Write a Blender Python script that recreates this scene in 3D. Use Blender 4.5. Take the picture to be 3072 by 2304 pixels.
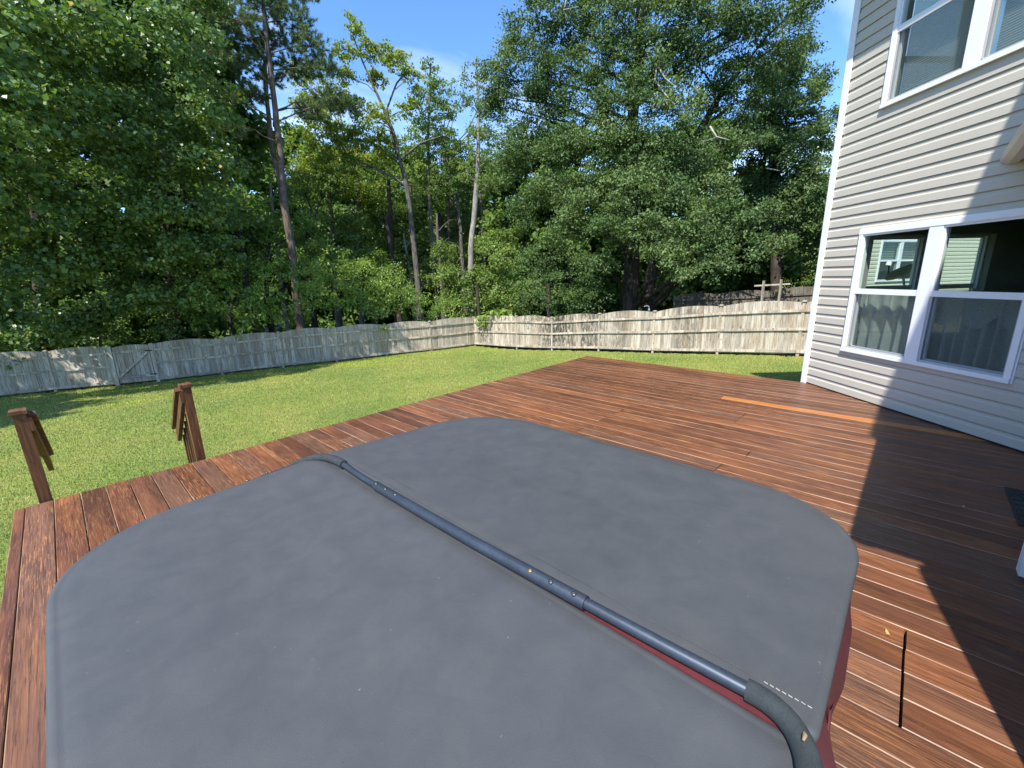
import bpy, math, random
import numpy as np
from mathutils import Vector, Matrix

# ------------------------------------------------------------------ clear
for o in list(bpy.data.objects):
    bpy.data.objects.remove(o, do_unlink=True)
SC = bpy.context.scene
COL = SC.collection
random.seed(7)
RNG = np.random.default_rng(11)

# ------------------------------------------------------------------ camera
CAM_H = 1.55                       # lens height over the deck boards (deck top is z = 0)
cam_d = bpy.data.cameras.new("camera")
cam = bpy.data.objects.new("camera", cam_d)
COL.objects.link(cam)
SC.camera = cam
cam_d.sensor_width = 36.0
cam_d.sensor_fit = 'HORIZONTAL'
cam_d.lens = 14.993
cam_d.clip_start = 0.02
cam_d.clip_end = 2000.0
PITCH, ROLL = 0.242510382, -0.0242473514
_f = Vector((0, math.cos(PITCH), -math.sin(PITCH)))
_u0 = Vector((0, math.sin(PITCH), math.cos(PITCH)))
_r0 = Vector((1, 0, 0))
_r = _r0 * math.cos(ROLL) + _u0 * math.sin(ROLL)
_u = -_r0 * math.sin(ROLL) + _u0 * math.cos(ROLL)
cam.matrix_world = Matrix(((_r.x, _u.x, -_f.x, 0), (_r.y, _u.y, -_f.y, 0), (_r.z, _u.z, -_f.z, CAM_H), (0, 0, 0, 1)))

# ------------------------------------------------------------------ sky + sun
SUN_AZ, SUN_EL = math.radians(-150.5), math.radians(54.0)
world = bpy.data.worlds.new("World")
SC.world = world
world.use_nodes = True
wn = world.node_tree.nodes
wl = world.node_tree.links
wn.clear()
w_out = wn.new('ShaderNodeOutputWorld')
w_bg = wn.new('ShaderNodeBackground')
sky = wn.new('ShaderNodeTexSky')
sky.sky_type = 'NISHITA'
sky.sun_disc = False
sky.sun_elevation = SUN_EL
sky.sun_rotation = SUN_AZ
sky.altitude = 100
sky.air_density = 1.0
sky.dust_density = 0.0
sky.ozone_density = 4.5
tc = wn.new('ShaderNodeTexCoord')
mp = wn.new('ShaderNodeMapping')
mp.inputs['Scale'].default_value = (1.4, 2.6, 5.0)
mp.inputs['Rotation'].default_value = (0.25, 0.3, 0.5)
ns = wn.new('ShaderNodeTexNoise')
ns.inputs['Scale'].default_value = 1.35
ns.inputs['Detail'].default_value = 7
ns.inputs['Roughness'].default_value = 0.52
ns.inputs['Distortion'].default_value = 0.6
rp = wn.new('ShaderNodeValToRGB')
rp.color_ramp.elements[0].position = 0.46
rp.color_ramp.elements[0].color = (0, 0, 0, 1)
rp.color_ramp.elements[1].position = 0.78
rp.color_ramp.elements[1].color = (0.6, 0.6, 0.6, 1)
mx = wn.new('ShaderNodeMix')
mx.data_type = 'RGBA'
mx.inputs['B'].default_value = (5.2, 5.7, 6.3, 1)
wl.new(tc.outputs['Generated'], mp.inputs['Vector'])
wl.new(mp.outputs['Vector'], ns.inputs['Vector'])
wl.new(ns.outputs['Fac'], rp.inputs['Fac'])
wl.new(rp.outputs['Color'], mx.inputs['Factor'])
tn = wn.new('ShaderNodeMix'); tn.data_type = 'RGBA'; tn.blend_type = 'MULTIPLY'; tn.inputs['Factor'].default_value = 1.0
tn.inputs['B'].default_value = (.62, .80, .96, 1)
wl.new(sky.outputs['Color'], tn.inputs['A'])
wl.new(tn.outputs['Result'], mx.inputs['A'])
wl.new(mx.outputs['Result'], w_bg.inputs['Color'])
w_bg.inputs['Strength'].default_value = 0.15
wl.new(w_bg.outputs['Background'], w_out.inputs['Surface'])

sun_d = bpy.data.lights.new("sun", 'SUN')
sun_d.energy = 3.9
sun_d.angle = math.radians(0.53)
sun_d.color = (1.0, 0.955, 0.88)
sun = bpy.data.objects.new("sun", sun_d)
COL.objects.link(sun)
S_DIR = Vector((math.sin(SUN_AZ) * math.cos(SUN_EL), math.cos(SUN_AZ) * math.cos(SUN_EL), math.sin(SUN_EL)))
sun.rotation_euler = S_DIR.to_track_quat('Z', 'Y').to_euler()
sun.location = S_DIR * 60

SC.view_settings.view_transform = 'Standard'
SC.view_settings.look = 'None'
SC.view_settings.exposure = 1.15
SC.view_settings.gamma = 1.0
SC.render.engine = 'CYCLES'
SC.cycles.max_bounces = 7
SC.cycles.transparent_max_bounces = 12

# ------------------------------------------------------------------ helpers
def tag(o, label=None, cat=None, group=None, kind=None):
    if label: o['label'] = label
    if cat: o['category'] = cat
    if group: o['group'] = group
    if kind: o['kind'] = kind
    return o

def empty(name, loc=(0, 0, 0), rz=0.0, parent=None):
    o = bpy.data.objects.new(name, None)
    o.empty_display_size = 0.2
    COL.objects.link(o)
    o.location = loc
    o.rotation_euler = (0, 0, rz)
    if parent: o.parent = parent
    return o

class MB:
    """collects faces, builds ONE mesh object"""
    def __init__(s):
        s.v = []; s.f = []; s.a = []; s.smooth = []
    def face(s, pts, tint=0.0, smooth=False):
        i = len(s.v)
        s.v += [tuple(p) for p in pts]
        s.f.append(tuple(range(i, i + len(pts))))
        s.a.append(tint); s.smooth.append(smooth)
    def grid(s, rows, tint=0.0, smooth=True, closed=False):
        """rows: list of equal-length point lists -> quads"""
        i = len(s.v); n = len(rows[0])
        for r in rows: s.v += [tuple(p) for p in r]
        for a in range(len(rows) - 1):
            for b in range(n if closed else n - 1):
                c = (b + 1) % n
                s.f.append((i + a * n + b, i + a * n + c, i + (a + 1) * n + c, i + (a + 1) * n + b))
                s.a.append(tint); s.smooth.append(smooth)
    def box(s, x0, x1, y0, y1, z0, z1, tint=0.0, bev=0.0):
        if bev > 0:
            b = bev
            X = (x0, x1); Y = (y0, y1)
            def ring(i, z): return [(x0 + i, y0 + i, z), (x1 - i, y0 + i, z), (x1 - i, y1 - i, z), (x0 + i, y1 - i, z)]
            rs = [ring(b, z0), ring(0, z0 + b), ring(0, z1 - b), ring(b, z1)]
            s.face(rs[0][::-1], tint)
            s.grid(rs, tint, False, True)
            s.face(rs[3], tint)
            return
        p = [(x0, y0, z0), (x1, y0, z0), (x1, y1, z0), (x0, y1, z0), (x0, y0, z1), (x1, y0, z1), (x1, y1, z1), (x0, y1, z1)]
        i = len(s.v); s.v += p
        for q in ((3, 2, 1, 0), (4, 5, 6, 7), (0, 1, 5, 4), (1, 2, 6, 5), (2, 3, 7, 6), (3, 0, 4, 7)):
            s.f.append(tuple(i + k for k in q)); s.a.append(tint); s.smooth.append(False)
    def obox(s, p0, p1, wv, hv, tint=0.0):
        """bar from p0 to p1, half vectors wv and hv"""
        p0 = Vector(p0); p1 = Vector(p1); wv = Vector(wv); hv = Vector(hv)
        i = len(s.v)
        for p in (p0, p1):
            for a, b in ((-1, -1), (1, -1), (1, 1), (-1, 1)):
                s.v.append(tuple(p + wv * a + hv * b))
        for q in ((3, 2, 1, 0), (4, 5, 6, 7), (0, 1, 5, 4), (1, 2, 6, 5), (2, 3, 7, 6), (3, 0, 4, 7)):
            s.f.append(tuple(i + k for k in q)); s.a.append(tint); s.smooth.append(False)
    def tube(s, pts, radii, n=8, tint=0.0, caps=True):
        pts = [Vector(p) for p in pts]
        if not isinstance(radii, (list, tuple)): radii = [radii] * len(pts)
        rows = []; up = Vector((0.03, 0.02, 1)).normalized(); prev = None
        for k, p in enumerate(pts):
            t = (pts[min(k + 1, len(pts) - 1)] - pts[max(k - 1, 0)])
            if t.length < 1e-7: t = Vector((0, 0, 1))
            t.normalize()
            if prev is None:
                ref = up if abs(t.dot(up)) < 0.9 else Vector((1, 0, 0))
                a = t.cross(ref).normalized()
            else:
                a = (prev - t * prev.dot(t)).normalized()
            prev = a
            b = t.cross(a)
            rows.append([p + (a * math.cos(2 * math.pi * j / n) + b * math.sin(2 * math.pi * j / n)) * radii[k] for j in range(n)])
        s.grid(rows, tint, True, True)
        if caps:
            s.face(rows[0][::-1], tint); s.face(rows[-1], tint)
    def build(s, name, m, parent=None, loc=None):
        me = bpy.data.meshes.new(name)
        me.from_pydata(s.v, [], s.f)
        at = me.attributes.new('tint', 'FLOAT', 'FACE')
        at.data.foreach_set('value', np.array(s.a, dtype=np.float32))
        me.polygons.foreach_set('use_smooth', np.array(s.smooth, dtype=bool))
        me.materials.append(m)
        me.update()
        o = bpy.data.objects.new(name, me)
        COL.objects.link(o)
        if parent: o.parent = parent
        if loc: o.location = loc
        return o

# ---------- material helpers
class NT:
    def __init__(s, name):
        s.m = bpy.data.materials.new(name); s.m.use_nodes = True
        s.t = s.m.node_tree; s.t.nodes.clear()
        s.out = s.t.nodes.new('ShaderNodeOutputMaterial')
    def n(s, ty, **kw):
        nd = s.t.nodes.new(ty)
        for k, v in kw.items():
            if k.startswith('i_'):
                nd.inputs[k[2:].replace('_', ' ')].default_value = v
            else: setattr(nd, k, v)
        return nd
    def l(s, a, b): s.t.links.new(a, b)
    def coord(s, scale=(1, 1, 1), rot=(0, 0, 0), kind='Object', off=None):
        t = s.n('ShaderNodeTexCoord'); m = s.n('ShaderNodeMapping')
        m.inputs['Scale'].default_value = scale; m.inputs['Rotation'].default_value = rot
        src = t.outputs[kind]
        if off is not None:
            va = s.n('ShaderNodeVectorMath', operation='ADD'); s.l(src, va.inputs[0]); s.l(off, va.inputs[1]); src = va.outputs[0]
        s.l(src, m.inputs['Vector']); return m.outputs['Vector']
    def noise(s, vec, scale, detail=4, rough=.55, dist=0.0):
        n = s.n('ShaderNodeTexNoise'); n.inputs['Scale'].default_value = scale
        n.inputs['Detail'].default_value = detail; n.inputs['Roughness'].default_value = rough; n.inputs['Distortion'].default_value = dist
        s.l(vec, n.inputs['Vector']); return n.outputs['Fac']
    def ramp(s, fac, stops):
        r = s.n('ShaderNodeValToRGB'); e = r.color_ramp.elements
        while len(e) > 2: e.remove(e[-1])
        for i, (p, c) in enumerate(stops):
            if i < 2: e[i].position = p
            else: e.new(p)
        for i, (p, c) in enumerate(stops):
            c = c if isinstance(c, (tuple, list)) else (c, c, c)
            e[i].color = (*c, 1)
        s.l(fac, r.inputs['Fac']); return r.outputs['Color']
    def mix(s, fac, a, b, mode='MIX'):
        m = s.n('ShaderNodeMix', data_type='RGBA', blend_type=mode)
        for key, v in (('Factor', fac), ('A', a), ('B', b)):
            if isinstance(v, (int, float)): m.inputs[key].default_value = v if key == 'Factor' else (v, v, v, 1)
            elif isinstance(v, tuple): m.inputs[key].default_value = (*v, 1)
            else: s.l(v, m.inputs[key])
        return m.outputs['Result']
    def math(s, op, a, b=None, clamp=False):
        m = s.n('ShaderNodeMath', operation=op, use_clamp=clamp)
        for i, v in enumerate((a, b)):
            if v is None: continue
            if isinstance(v, (int, float)): m.inputs[i].default_value = v
            else: s.l(v, m.inputs[i])
        return m.outputs[0]
    def attr(s, name='tint'):
        return s.n('ShaderNodeAttribute', attribute_name=name).outputs['Fac']
    def bump(s, h, strength=.3, dist=.01):
        b = s.n('ShaderNodeBump'); b.inputs['Strength'].default_value = strength; b.inputs['Distance'].default_value = dist
        s.l(h, b.inputs['Height']); return b.outputs['Normal']
    def bsdf(s, col, rough=.6, spec=.5, metal=0, normal=None, **kw):
        p = s.n('ShaderNodeBsdfPrincipled')
        for key, v in (('Base Color', col), ('Roughness', rough)):
            if isinstance(v, tuple): p.inputs[key].default_value = (*v, 1)
            elif isinstance(v, (int, float)): p.inputs[key].default_value = v
            else: s.l(v, p.inputs[key])
        p.inputs['Specular IOR Level'].default_value = spec
        p.inputs['Metallic'].default_value = metal
        if normal is not None: s.l(normal, p.inputs['Normal'])
        for k, v in kw.items(): p.inputs[k.replace('_', ' ')].default_value = v
        return p
    def done(s, sh):
        s.l(sh.outputs[0] if hasattr(sh, 'outputs') else sh, s.out.inputs['Surface']); return s.m

def simple(name, col, rough=.6, spec=.5, metal=0, nscale=30, var=.12, bump=.1, bdist=.002):
    t = NT(name); v = t.coord()
    n = t.noise(v, nscale, 5); n2 = t.noise(v, nscale * .13, 3)
    nn = t.math('ADD', t.math('MULTIPLY', n, .5), t.math('MULTIPLY', n2, .5))
    c = t.mix(t.ramp(nn, [(.3, 0.0), (.7, 1.0)]), tuple(x * (1 - var) for x in col), tuple(min(1, x * (1 + var)) for x in col))
    return t.done(t.bsdf(c, rough, spec, metal, t.bump(n, bump, bdist)))

def mat_deck():
    t = NT('stained_deck_wood')
    ti = t.attr('tint')
    cx = t.n('ShaderNodeCombineXYZ'); t.l(t.math('MULTIPLY', ti, 37.0), cx.inputs[0]); t.l(t.math('MULTIPLY', ti, 91.0), cx.inputs[1])
    v = t.coord((1, 1, 1), off=cx.outputs[0])
    def sc(x, y, z=1):
        m = t.n('ShaderNodeMapping'); m.inputs['Scale'].default_value = (x, y, z); t.l(v, m.inputs['Vector']); return m.outputs[0]
    fine = t.noise(sc(130, 3.2, 20), 1.0, 6, .72, .35)
    grain = t.noise(sc(34, 1.6, 8), 1.0, 5, .6, 1.2)
    patch = t.noise(sc(5.0, .75, 2), 1.0, 4, .55, .5)
    worn = t.noise(sc(190, 6, 20), 1.0, 6, .72, .5)
    wear2 = t.noise(sc(2.2, .45, 1), 1.0, 3, .5)
    base = t.ramp(patch, [(.28, (.060, .027, .018)), (.42, (.104, .041, .022)), (.56, (.146, .055, .024)), (.72, (.235, .092, .033))])
    bd = t.ramp(t.math('FRACT', t.math('MULTIPLY', ti, 7.31)), [(0.0, .76), (.5, .97), (1.0, 1.2)])
    base = t.mix(1.0, base, bd, 'MULTIPLY')
    gy = t.ramp(t.math('FRACT', t.math('MULTIPLY', ti, 13.7)), [(.62, 0.0), (.95, .5)])
    base = t.mix(gy, base, (.120, .072, .052))
    g = t.ramp(grain, [(.32, .60), (.47, .95), (.66, 1.25)])
    base = t.mix(1.0, base, g, 'MULTIPLY')
    base = t.mix(t.ramp(fine, [(.54, 0.0), (.62, .75)]), base, (.038, .017, .012))
    wm = t.math('MULTIPLY', t.ramp(worn, [(.52, 0.0), (.62, 1.0)]), t.ramp(wear2, [(.40, .15), (.58, 1.0)]))
    base = t.mix(t.math('MULTIPLY', wm, .8), base, (.42, .19, .075))
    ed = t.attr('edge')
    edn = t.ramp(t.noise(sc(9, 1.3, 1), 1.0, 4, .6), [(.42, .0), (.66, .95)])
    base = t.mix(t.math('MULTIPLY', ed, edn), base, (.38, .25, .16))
    nb = t.attr('fresh')
    fr = t.ramp(grain, [(.3, (.30, .105, .022)), (.7, (.50, .19, .045))])
    base = t.mix(nb, base, fr)
    h = t.math('ADD', t.math('MULTIPLY', fine, .6), grain)
    rg = t.ramp(patch, [(.35, .34), (.7, .52)])
    nrm = t.bump(h, .55, .0022)
    p = t.bsdf(base, rg, .30, 0, nrm)
    return t.done(p)

def mat_rail():
    t = NT('stained_rail_wood')
    ti = t.attr('tint')
    cx = t.n('ShaderNodeCombineXYZ'); t.l(t.math('MULTIPLY', ti, 17.0), cx.inputs[0]); t.l(t.math('MULTIPLY', ti, 9.0), cx.inputs[1])
    v = t.coord((60, 14, 3), off=cx.outputs[0])
    g = t.noise(v, 1.0, 5, .6, .8)
    c = t.ramp(g, [(.3, (.045, .021, .011)), (.52, (.115, .048, .020)), (.72, (.25, .110, .042))])
    return t.done(t.bsdf(c, .5, .4, 0, t.bump(g, .4, .003)))

def mat_vinyl():
    t = NT('grey_cover_vinyl')
    v = t.coord()
    big = t.noise(v, 2.6, 5, .6, .5)
    mid = t.noise(v, 11, 5, .6, .4)
    fine = t.noise(v, 380, 3, .6)
    scr = t.noise(t.coord((6, 60, 1), (0, 0, .6)), 2.0, 6, .75, 1.5)
    c = t.ramp(t.math('ADD', t.math('MULTIPLY', big, .5), t.math('MULTIPLY', mid, .5)), [(.28, (.053, .056, .059)), (.5, (.061, .064, .067)), (.72, (.071, .073, .074))])
    c = t.mix(t.ramp(scr, [(.70, 0.0), (.76, .15)]), c, (.2, .2, .2))
    sp = t.noise(v, 95, 2, .5)
    c = t.mix(t.ramp(sp, [(.765, 0.0), (.78, .5)]), c, (.22, .22, .21))
    sd = t.noise(v, 60, 2, .5)
    c = t.mix(t.ramp(sd, [(.79, 0.0), (.80, .6)]), c, (.035, .025, .025))
    vor = t.n('ShaderNodeTexVoronoi', feature='DISTANCE_TO_EDGE'); vor.inputs['Scale'].default_value = 420; t.l(v, vor.inputs['Vector'])
    h = t.math('ADD', t.math('MULTIPLY', vor.outputs['Distance'], .7), t.math('ADD', t.math('MULTIPLY', fine, .4), t.math('MULTIPLY', mid, 2.2)))
    return t.done(t.bsdf(c, t.ramp(mid, [(.3, .44), (.7, .6)]), .42, 0, t.bump(h, .22, .003)))

def mat_fence(name, dark=1.0):
    t = NT(name)
    ti = t.attr('tint')
    cx = t.n('ShaderNodeCombineXYZ'); t.l(t.math('MULTIPLY', ti, 53.0), cx.inputs[0]); t.l(t.math('MULTIPLY', ti, 31.0), cx.inputs[2])
    va = t.coord((14, 14, 1.6), off=cx.outputs[0])
    g = t.noise(va, 1.0, 6, .65, 1.0)
    st = t.noise(t.coord((1, 1, .55)), .55, 5, .6, .3)
    c = t.ramp(g, [(.28, (.20 * dark, .160 * dark, .115 * dark)), (.48, (.45 * dark, .395 * dark, .315 * dark)), (.7, (.60 * dark, .55 * dark, .46 * dark))])
    b = t.ramp(t.math('FRACT', t.math('MULTIPLY', ti, 5.3)), [(0.0, .72), (.5, .98), (1.0, 1.18)])
    c = t.mix(1.0, c, b, 'MULTIPLY')
    # brown water stains rising from the ground, weathered into the boards
    br = t.ramp(t.noise(t.coord((5, 5, .8), off=cx.outputs[0]), 1.0, 4, .6), [(.49, 0.0), (.64, .6)])
    c = t.mix(br, c, (.27 * dark, .18 * dark, .10 * dark))
    # mildew attribute, painted per picket where the photo shows it growing
    mi = t.attr('mildew')
    mn = t.ramp(t.noise(t.coord((9, 9, 3.5)), 1.0, 5, .7, .4), [(.40, 0.0), (.56, 1.0)])
    c = t.mix(t.math('MULTIPLY', mi, mn), c, (.055, .047, .036))
    kn = t.n('ShaderNodeTexVoronoi'); kn.inputs['Scale'].default_value = 1.0
    t.l(t.coord((7.2, 7.2, 2.3), off=cx.outputs[0]), kn.inputs['Vector'])
    c = t.mix(t.ramp(kn.outputs['Distance'], [(.07, .85), (.13, 0.0)]), c, (.10, .06, .035))
    return t.done(t.bsdf(c, .85, .2, 0, t.bump(g, .5, .004)))

def mat_grass_ground():
    t = NT('lawn_turf')
    v = t.coord()
    n1 = t.noise(v, .35, 4, .55); n2 = t.noise(v, 3.2, 5, .7); n3 = t.noise(v, 38, 4, .7)
    c = t.ramp(n1, [(.3, (.165, .220, .052)), (.5, (.205, .250, .058)), (.7, (.260, .275, .070))])
    c = t.mix(t.ramp(n2, [(.44, 0.0), (.72, .5)]), c, (.175, .165, .060))
    c = t.mix(1.0, c, t.ramp(n3, [(.25, .68), (.6, 1.1)]), 'MULTIPLY')
    return t.done(t.bsdf(c, .9, .15, 0, t.bump(n3, .9, .03)))

def mat_grass_blade():
    t = NT('grass_blades')
    ti = t.attr('tint')
    v = t.coord()
    n1 = t.noise(v, .35, 4, .55); n2 = t.noise(v, 1.5, 4, .65)
    c = t.ramp(n1, [(.3, (.200, .280, .060)), (.5, (.265, .325, .070)), (.7, (.345, .365, .088))])
    c = t.mix(t.ramp(n2, [(.48, 0.0), (.66, .75)]), c, (.42, .37, .13))
    c = t.mix(t.attr('lush'), c, (.400, .500, .022))
    c = t.mix(1.0, c, t.ramp(ti, [(0.0, .72), (.5, 1.0), (1.0, 1.25)]), 'MULTIPLY')
    d = t.bsdf(c, .55, .3)
    tr = t.n('ShaderNodeBsdfTranslucent'); t.l(c, tr.inputs['Color'])
    ms = t.n('ShaderNodeMixShader'); ms.inputs[0].default_value = .22
    t.l(d.outputs[0], ms.inputs[1]); t.l(tr.outputs[0], ms.inputs[2])
    return t.done(ms)

def mat_leaf(name, dark, mid, lite, trans=.3, rough=.45, spec=.45, yellow=None, yfrac=.0):
    t = NT(name)
    ti = t.attr('tint')
    c = t.ramp(ti, [(0.0, dark), (.5, mid), (1.0, lite)])
    if yellow:
        c = t.mix(t.ramp(t.math('FRACT', t.math('MULTIPLY', ti, 173.3)), [(1 - yfrac - .01, 0.0), (1 - yfrac, 1.0)]), c, yellow)
    d = t.bsdf(c, rough, spec)
    tr = t.n('ShaderNodeBsdfTranslucent'); t.l(t.mix(1.0, c, (1.25, 1.35, .6), 'MULTIPLY'), tr.inputs['Color'])
    ms = t.n('ShaderNodeMixShader'); ms.inputs[0].default_value = trans
    t.l(d.outputs[0], ms.inputs[1]); t.l(tr.outputs[0], ms.inputs[2])
    return t.done(ms)

def mat_bark(name, a, b, sc=6):
    t = NT(name)
    v = t.coord((1, 1, .28))
    n = t.noise(v, sc, 6, .7, .6)
    vo = t.n('ShaderNodeTexVoronoi'); vo.inputs['Scale'].default_value = sc * 1.6; t.l(v, vo.inputs['Vector'])
    c = t.mix(t.ramp(n, [(.35, 0.0), (.65, 1.0)]), a, b)
    c = t.mix(t.ramp(vo.outputs['Distance'], [(.1, .5), (.5, 0.0)]), c, tuple(x * .35 for x in a))
    return t.done(t.bsdf(c, .9, .15, 0, t.bump(t.math('ADD', n, vo.outputs['Distance']), .8, .03)))

def mat_glass():
    t = NT('window_glass')
    fr = t.n('ShaderNodeLayerWeight'); fr.inputs['Blend'].default_value = .5
    fac = t.math('ADD', t.math('MULTIPLY', t.math('POWER', fr.outputs['Facing'], 4.0), .85), .055)
    tr = t.n('ShaderNodeBsdfTransparent'); tr.inputs['Color'].default_value = (.78, .86, .82, 1)
    gl = t.n('ShaderNodeBsdfGlossy'); gl.inputs['Roughness'].default_value = 0.0; gl.inputs['Color'].default_value = (.9, .95, 1, 1)
    ms = t.n('ShaderNodeMixShader')
    t.l(fac, ms.inputs[0]); t.l(tr.outputs[0], ms.inputs[1]); t.l(gl.outputs[0], ms.inputs[2])
    return t.done(ms)

def mat_screen():
    t = NT('insect_screen')
    tr = t.n('ShaderNodeBsdfTransparent'); tr.inputs['Color'].default_value = (.80, .82, .82, 1)
    d = t.bsdf((.10, .12, .125), .6, .3)
    ms = t.n('ShaderNodeMixShader'); ms.inputs[0].default_value = .26
    t.l(tr.outputs[0], ms.inputs[1]); t.l(d.outputs[0], ms.inputs[2])
    return t.done(ms)

def mat_sheer():
    t = NT('sheer_curtain_cloth')
    v = t.coord((1, 1, 1))
    n = t.noise(v, 60, 4)
    c = t.ramp(n, [(.3, (.46, .48, .46)), (.7, (.64, .66, .63))])
    d = t.bsdf(c, .9, .1)
    tr = t.n('ShaderNodeBsdfTransparent')
    ms = t.n('ShaderNodeMixShader'); ms.inputs[0].default_value = .72
    t.l(tr.outputs[0], ms.inputs[1]); t.l(d.outputs[0], ms.inputs[2])
    return t.done(ms)

def mat_forest():
    t = NT('forest_floor_litter')
    v = t.coord(); n = t.noise(v, 4, 6, .7); n2 = t.noise(v, .4, 3)
    c = t.ramp(n, [(.3, (.022, .022, .010)), (.5, (.045, .045, .018)), (.7, (.085, .060, .032))])
    c = t.mix(t.ramp(n2, [(.4, 0.0), (.6, .7)]), c, (.035, .062, .016))
    return t.done(t.bsdf(c, .95, .1, 0, t.bump(n, .8, .05)))

def mat_shingle():
    t = NT('roof_shingles')
    v = t.coord()
    b = t.n('ShaderNodeTexBrick'); b.inputs['Scale'].default_value = 4.0
    b.inputs['Color1'].default_value = (.06, .055, .05, 1); b.inputs['Color2'].default_value = (.10, .09, .08, 1); b.inputs['Mortar'].default_value = (.02, .02, .02, 1)
    t.l(v, b.inputs['Vector'])
    return t.done(t.bsdf(b.outputs['Color'], .9, .2))

M = {}
M['deck'] = mat_deck()
M['rail'] = mat_rail()
M['vinyl'] = mat_vinyl()
M['maroon'] = simple('maroon_vinyl', (.095, .021, .024), .5, .45, 0, 40, .18, .25, .003)
M['tube'] = simple('brushed_blue_grey_tube', (.048, .060, .080), .42, .5, .5, 90, .25, .15, .0008)
M['foam'] = simple('black_foam_grip', (.030, .036, .038), .85, .3, 0, 300, .35, .5, .001)
M['screw'] = simple('steel_screw', (.16, .15, .14), .3, .5, .9, 200, .3)
M['brass'] = simple('brass_screw', (.55, .36, .16), .35, .5, .9, 200, .2)
M['thread_grey'] = simple('grey_thread', (.085, .088, .092), .8, .2, 0, 300, .2)
M['thread'] = simple('white_thread', (.40, .38, .34), .8, .2, 0, 300, .2)
M['cabinet'] = simple('spa_cabinet_wood', (.12, .05, .035), .6, .3, 0, 20, .25)
M['siding'] = simple('vinyl_siding_putty', (.505, .468, .398), .55, .35, 0, 9, .035, .06, .001)
M['white'] = simple('white_vinyl_trim', (.80, .81, .83), .42, .4, 0, 12, .03, .03, .0005)
M['soffit'] = simple('soffit_vinyl', (.62, .57, .52), .6, .3, 0, 14, .05)
M['gutter'] = simple('weathered_gutter_metal', (.56, .55, .50), .45, .5, .1, 7, .10)
M['sashgrey'] = simple('grey_screen_frame', (.42, .42, .43), .5, .4, 0, 20, .05)
M['inner'] = simple('room_paint', (.30, .29, .27), .9, .2, 0, 5, .05)
M['block'] = simple('foundation_block', (.30, .27, .24), .9, .2, 0, 16, .2, .4, .01)
M['blind'] = simple('blind_slat', (.66, .67, .64), .5, .3, 0, 20, .04)
M['mat'] = simple('worn_rubber_mat', (.035, .042, .038), .8, .3, 0, 45, .5, .6, .006)
M['nsiding'] = simple('cream_vinyl_siding', (.60, .58, .44), .6, .3, 0, 9, .04)
M['dish'] = simple('satellite_dish_grey', (.26, .29, .30), .5, .4, .1, 20, .06)
M['glass'] = mat_glass()
M['screen'] = mat_screen()
M['sheer'] = mat_sheer()
M['fence'] = mat_fence('bleached_fence_wood')
M['fence_shaded'] = mat_fence('dark_shaded_fence_wood', .34)  # darker copy of the fence wood, tree shade put into its colour
M['lawn'] = mat_grass_ground()
M['blade'] = mat_grass_blade()
M['forest'] = mat_forest()
M['shingle'] = mat_shingle()
M['hinge'] = simple('black_iron', (.03, .03, .03), .5, .5, .7, 60, .3)
M['tan'] = simple('torn_foam_tan', (.22, .17, .09), .8, .2, 0, 90, .3)
M['dryleaf'] = simple('dry_leaf', (.40, .28, .11), .7, .2, 0, 90, .3)
M['bark_pine'] = mat_bark('pine_bark', (.105, .072, .055), (.235, .185, .155), 5)
M['bark_grey'] = mat_bark('grey_bark', (.075, .066, .054), (.19, .17, .14), 6)
M['bark_pale'] = mat_bark('pale_bark', (.20, .18, .155), (.36, .33, .285), 4)
M['bark_dark'] = mat_bark('dark_bark', (.035, .028, .022), (.09, .072, .056), 6)
M['leaf_left'] = mat_leaf('leaf_deep_green', (.070, .125, .034), (.130, .210, .056), (.225, .320, .100), .32, .40, .5, (.50, .36, .03), .004)
M['leaf_pine'] = mat_leaf('pine_needles', (.080, .120, .050), (.140, .195, .075), (.220, .285, .115), .25, .5, .35)
M['leaf_yellow'] = mat_leaf('leaf_turning_yellow', (.120, .180, .028), (.215, .280, .038), (.350, .380, .055), .42, .5, .35, (.45, .36, .04), .04)
M['leaf_mid'] = mat_leaf('leaf_fresh_green', (.095, .152, .040), (.170, .248, .064), (.265, .350, .100), .42, .55, .25, (.34, .30, .04), .01)
M['leaf_oak'] = mat_leaf('leaf_oak_green', (.052, .098, .036), (.105, .168, .058), (.200, .265, .098), .28, .6, .2)
M['leaf_vine'] = mat_leaf('leaf_bright_vine', (.115, .195, .040), (.200, .305, .062), (.300, .400, .100), .40, .42, .45, (.45, .40, .05), .012)
M['leaf_far'] = mat_leaf('leaf_background', (.070, .130, .032), (.120, .200, .046), (.185, .265, .070), .42, .55, .35)
M['bark_bleached'] = mat_bark('bleached_deadwood', (.30, .28, .25), (.50, .47, .43), 8)

# ------------------------------------------------------------------ shared frames
EB_ROT = math.atan2(.72618989, .68749418)          # deck frame: local X runs along the deck's long edge, local Y towards the lawn
def eb(e, b, z=0.0): return Vector((.68749418 * e - .72618989 * b, .72618989 * e + .68749418 * b, z))
HC = Vector((4.2158, 5.9602, 0.0))                 # house corner on the deck
H_ROT = math.atan2(-.99841927, .05620463)          # house frame: X along the wall towards the viewer, Y into the house
def hw(s, y, z=0.0): return Vector((HC.x + .05620463 * s + .99841927 * y, HC.y - .99841927 * s + .05620463 * y, z))

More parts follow.
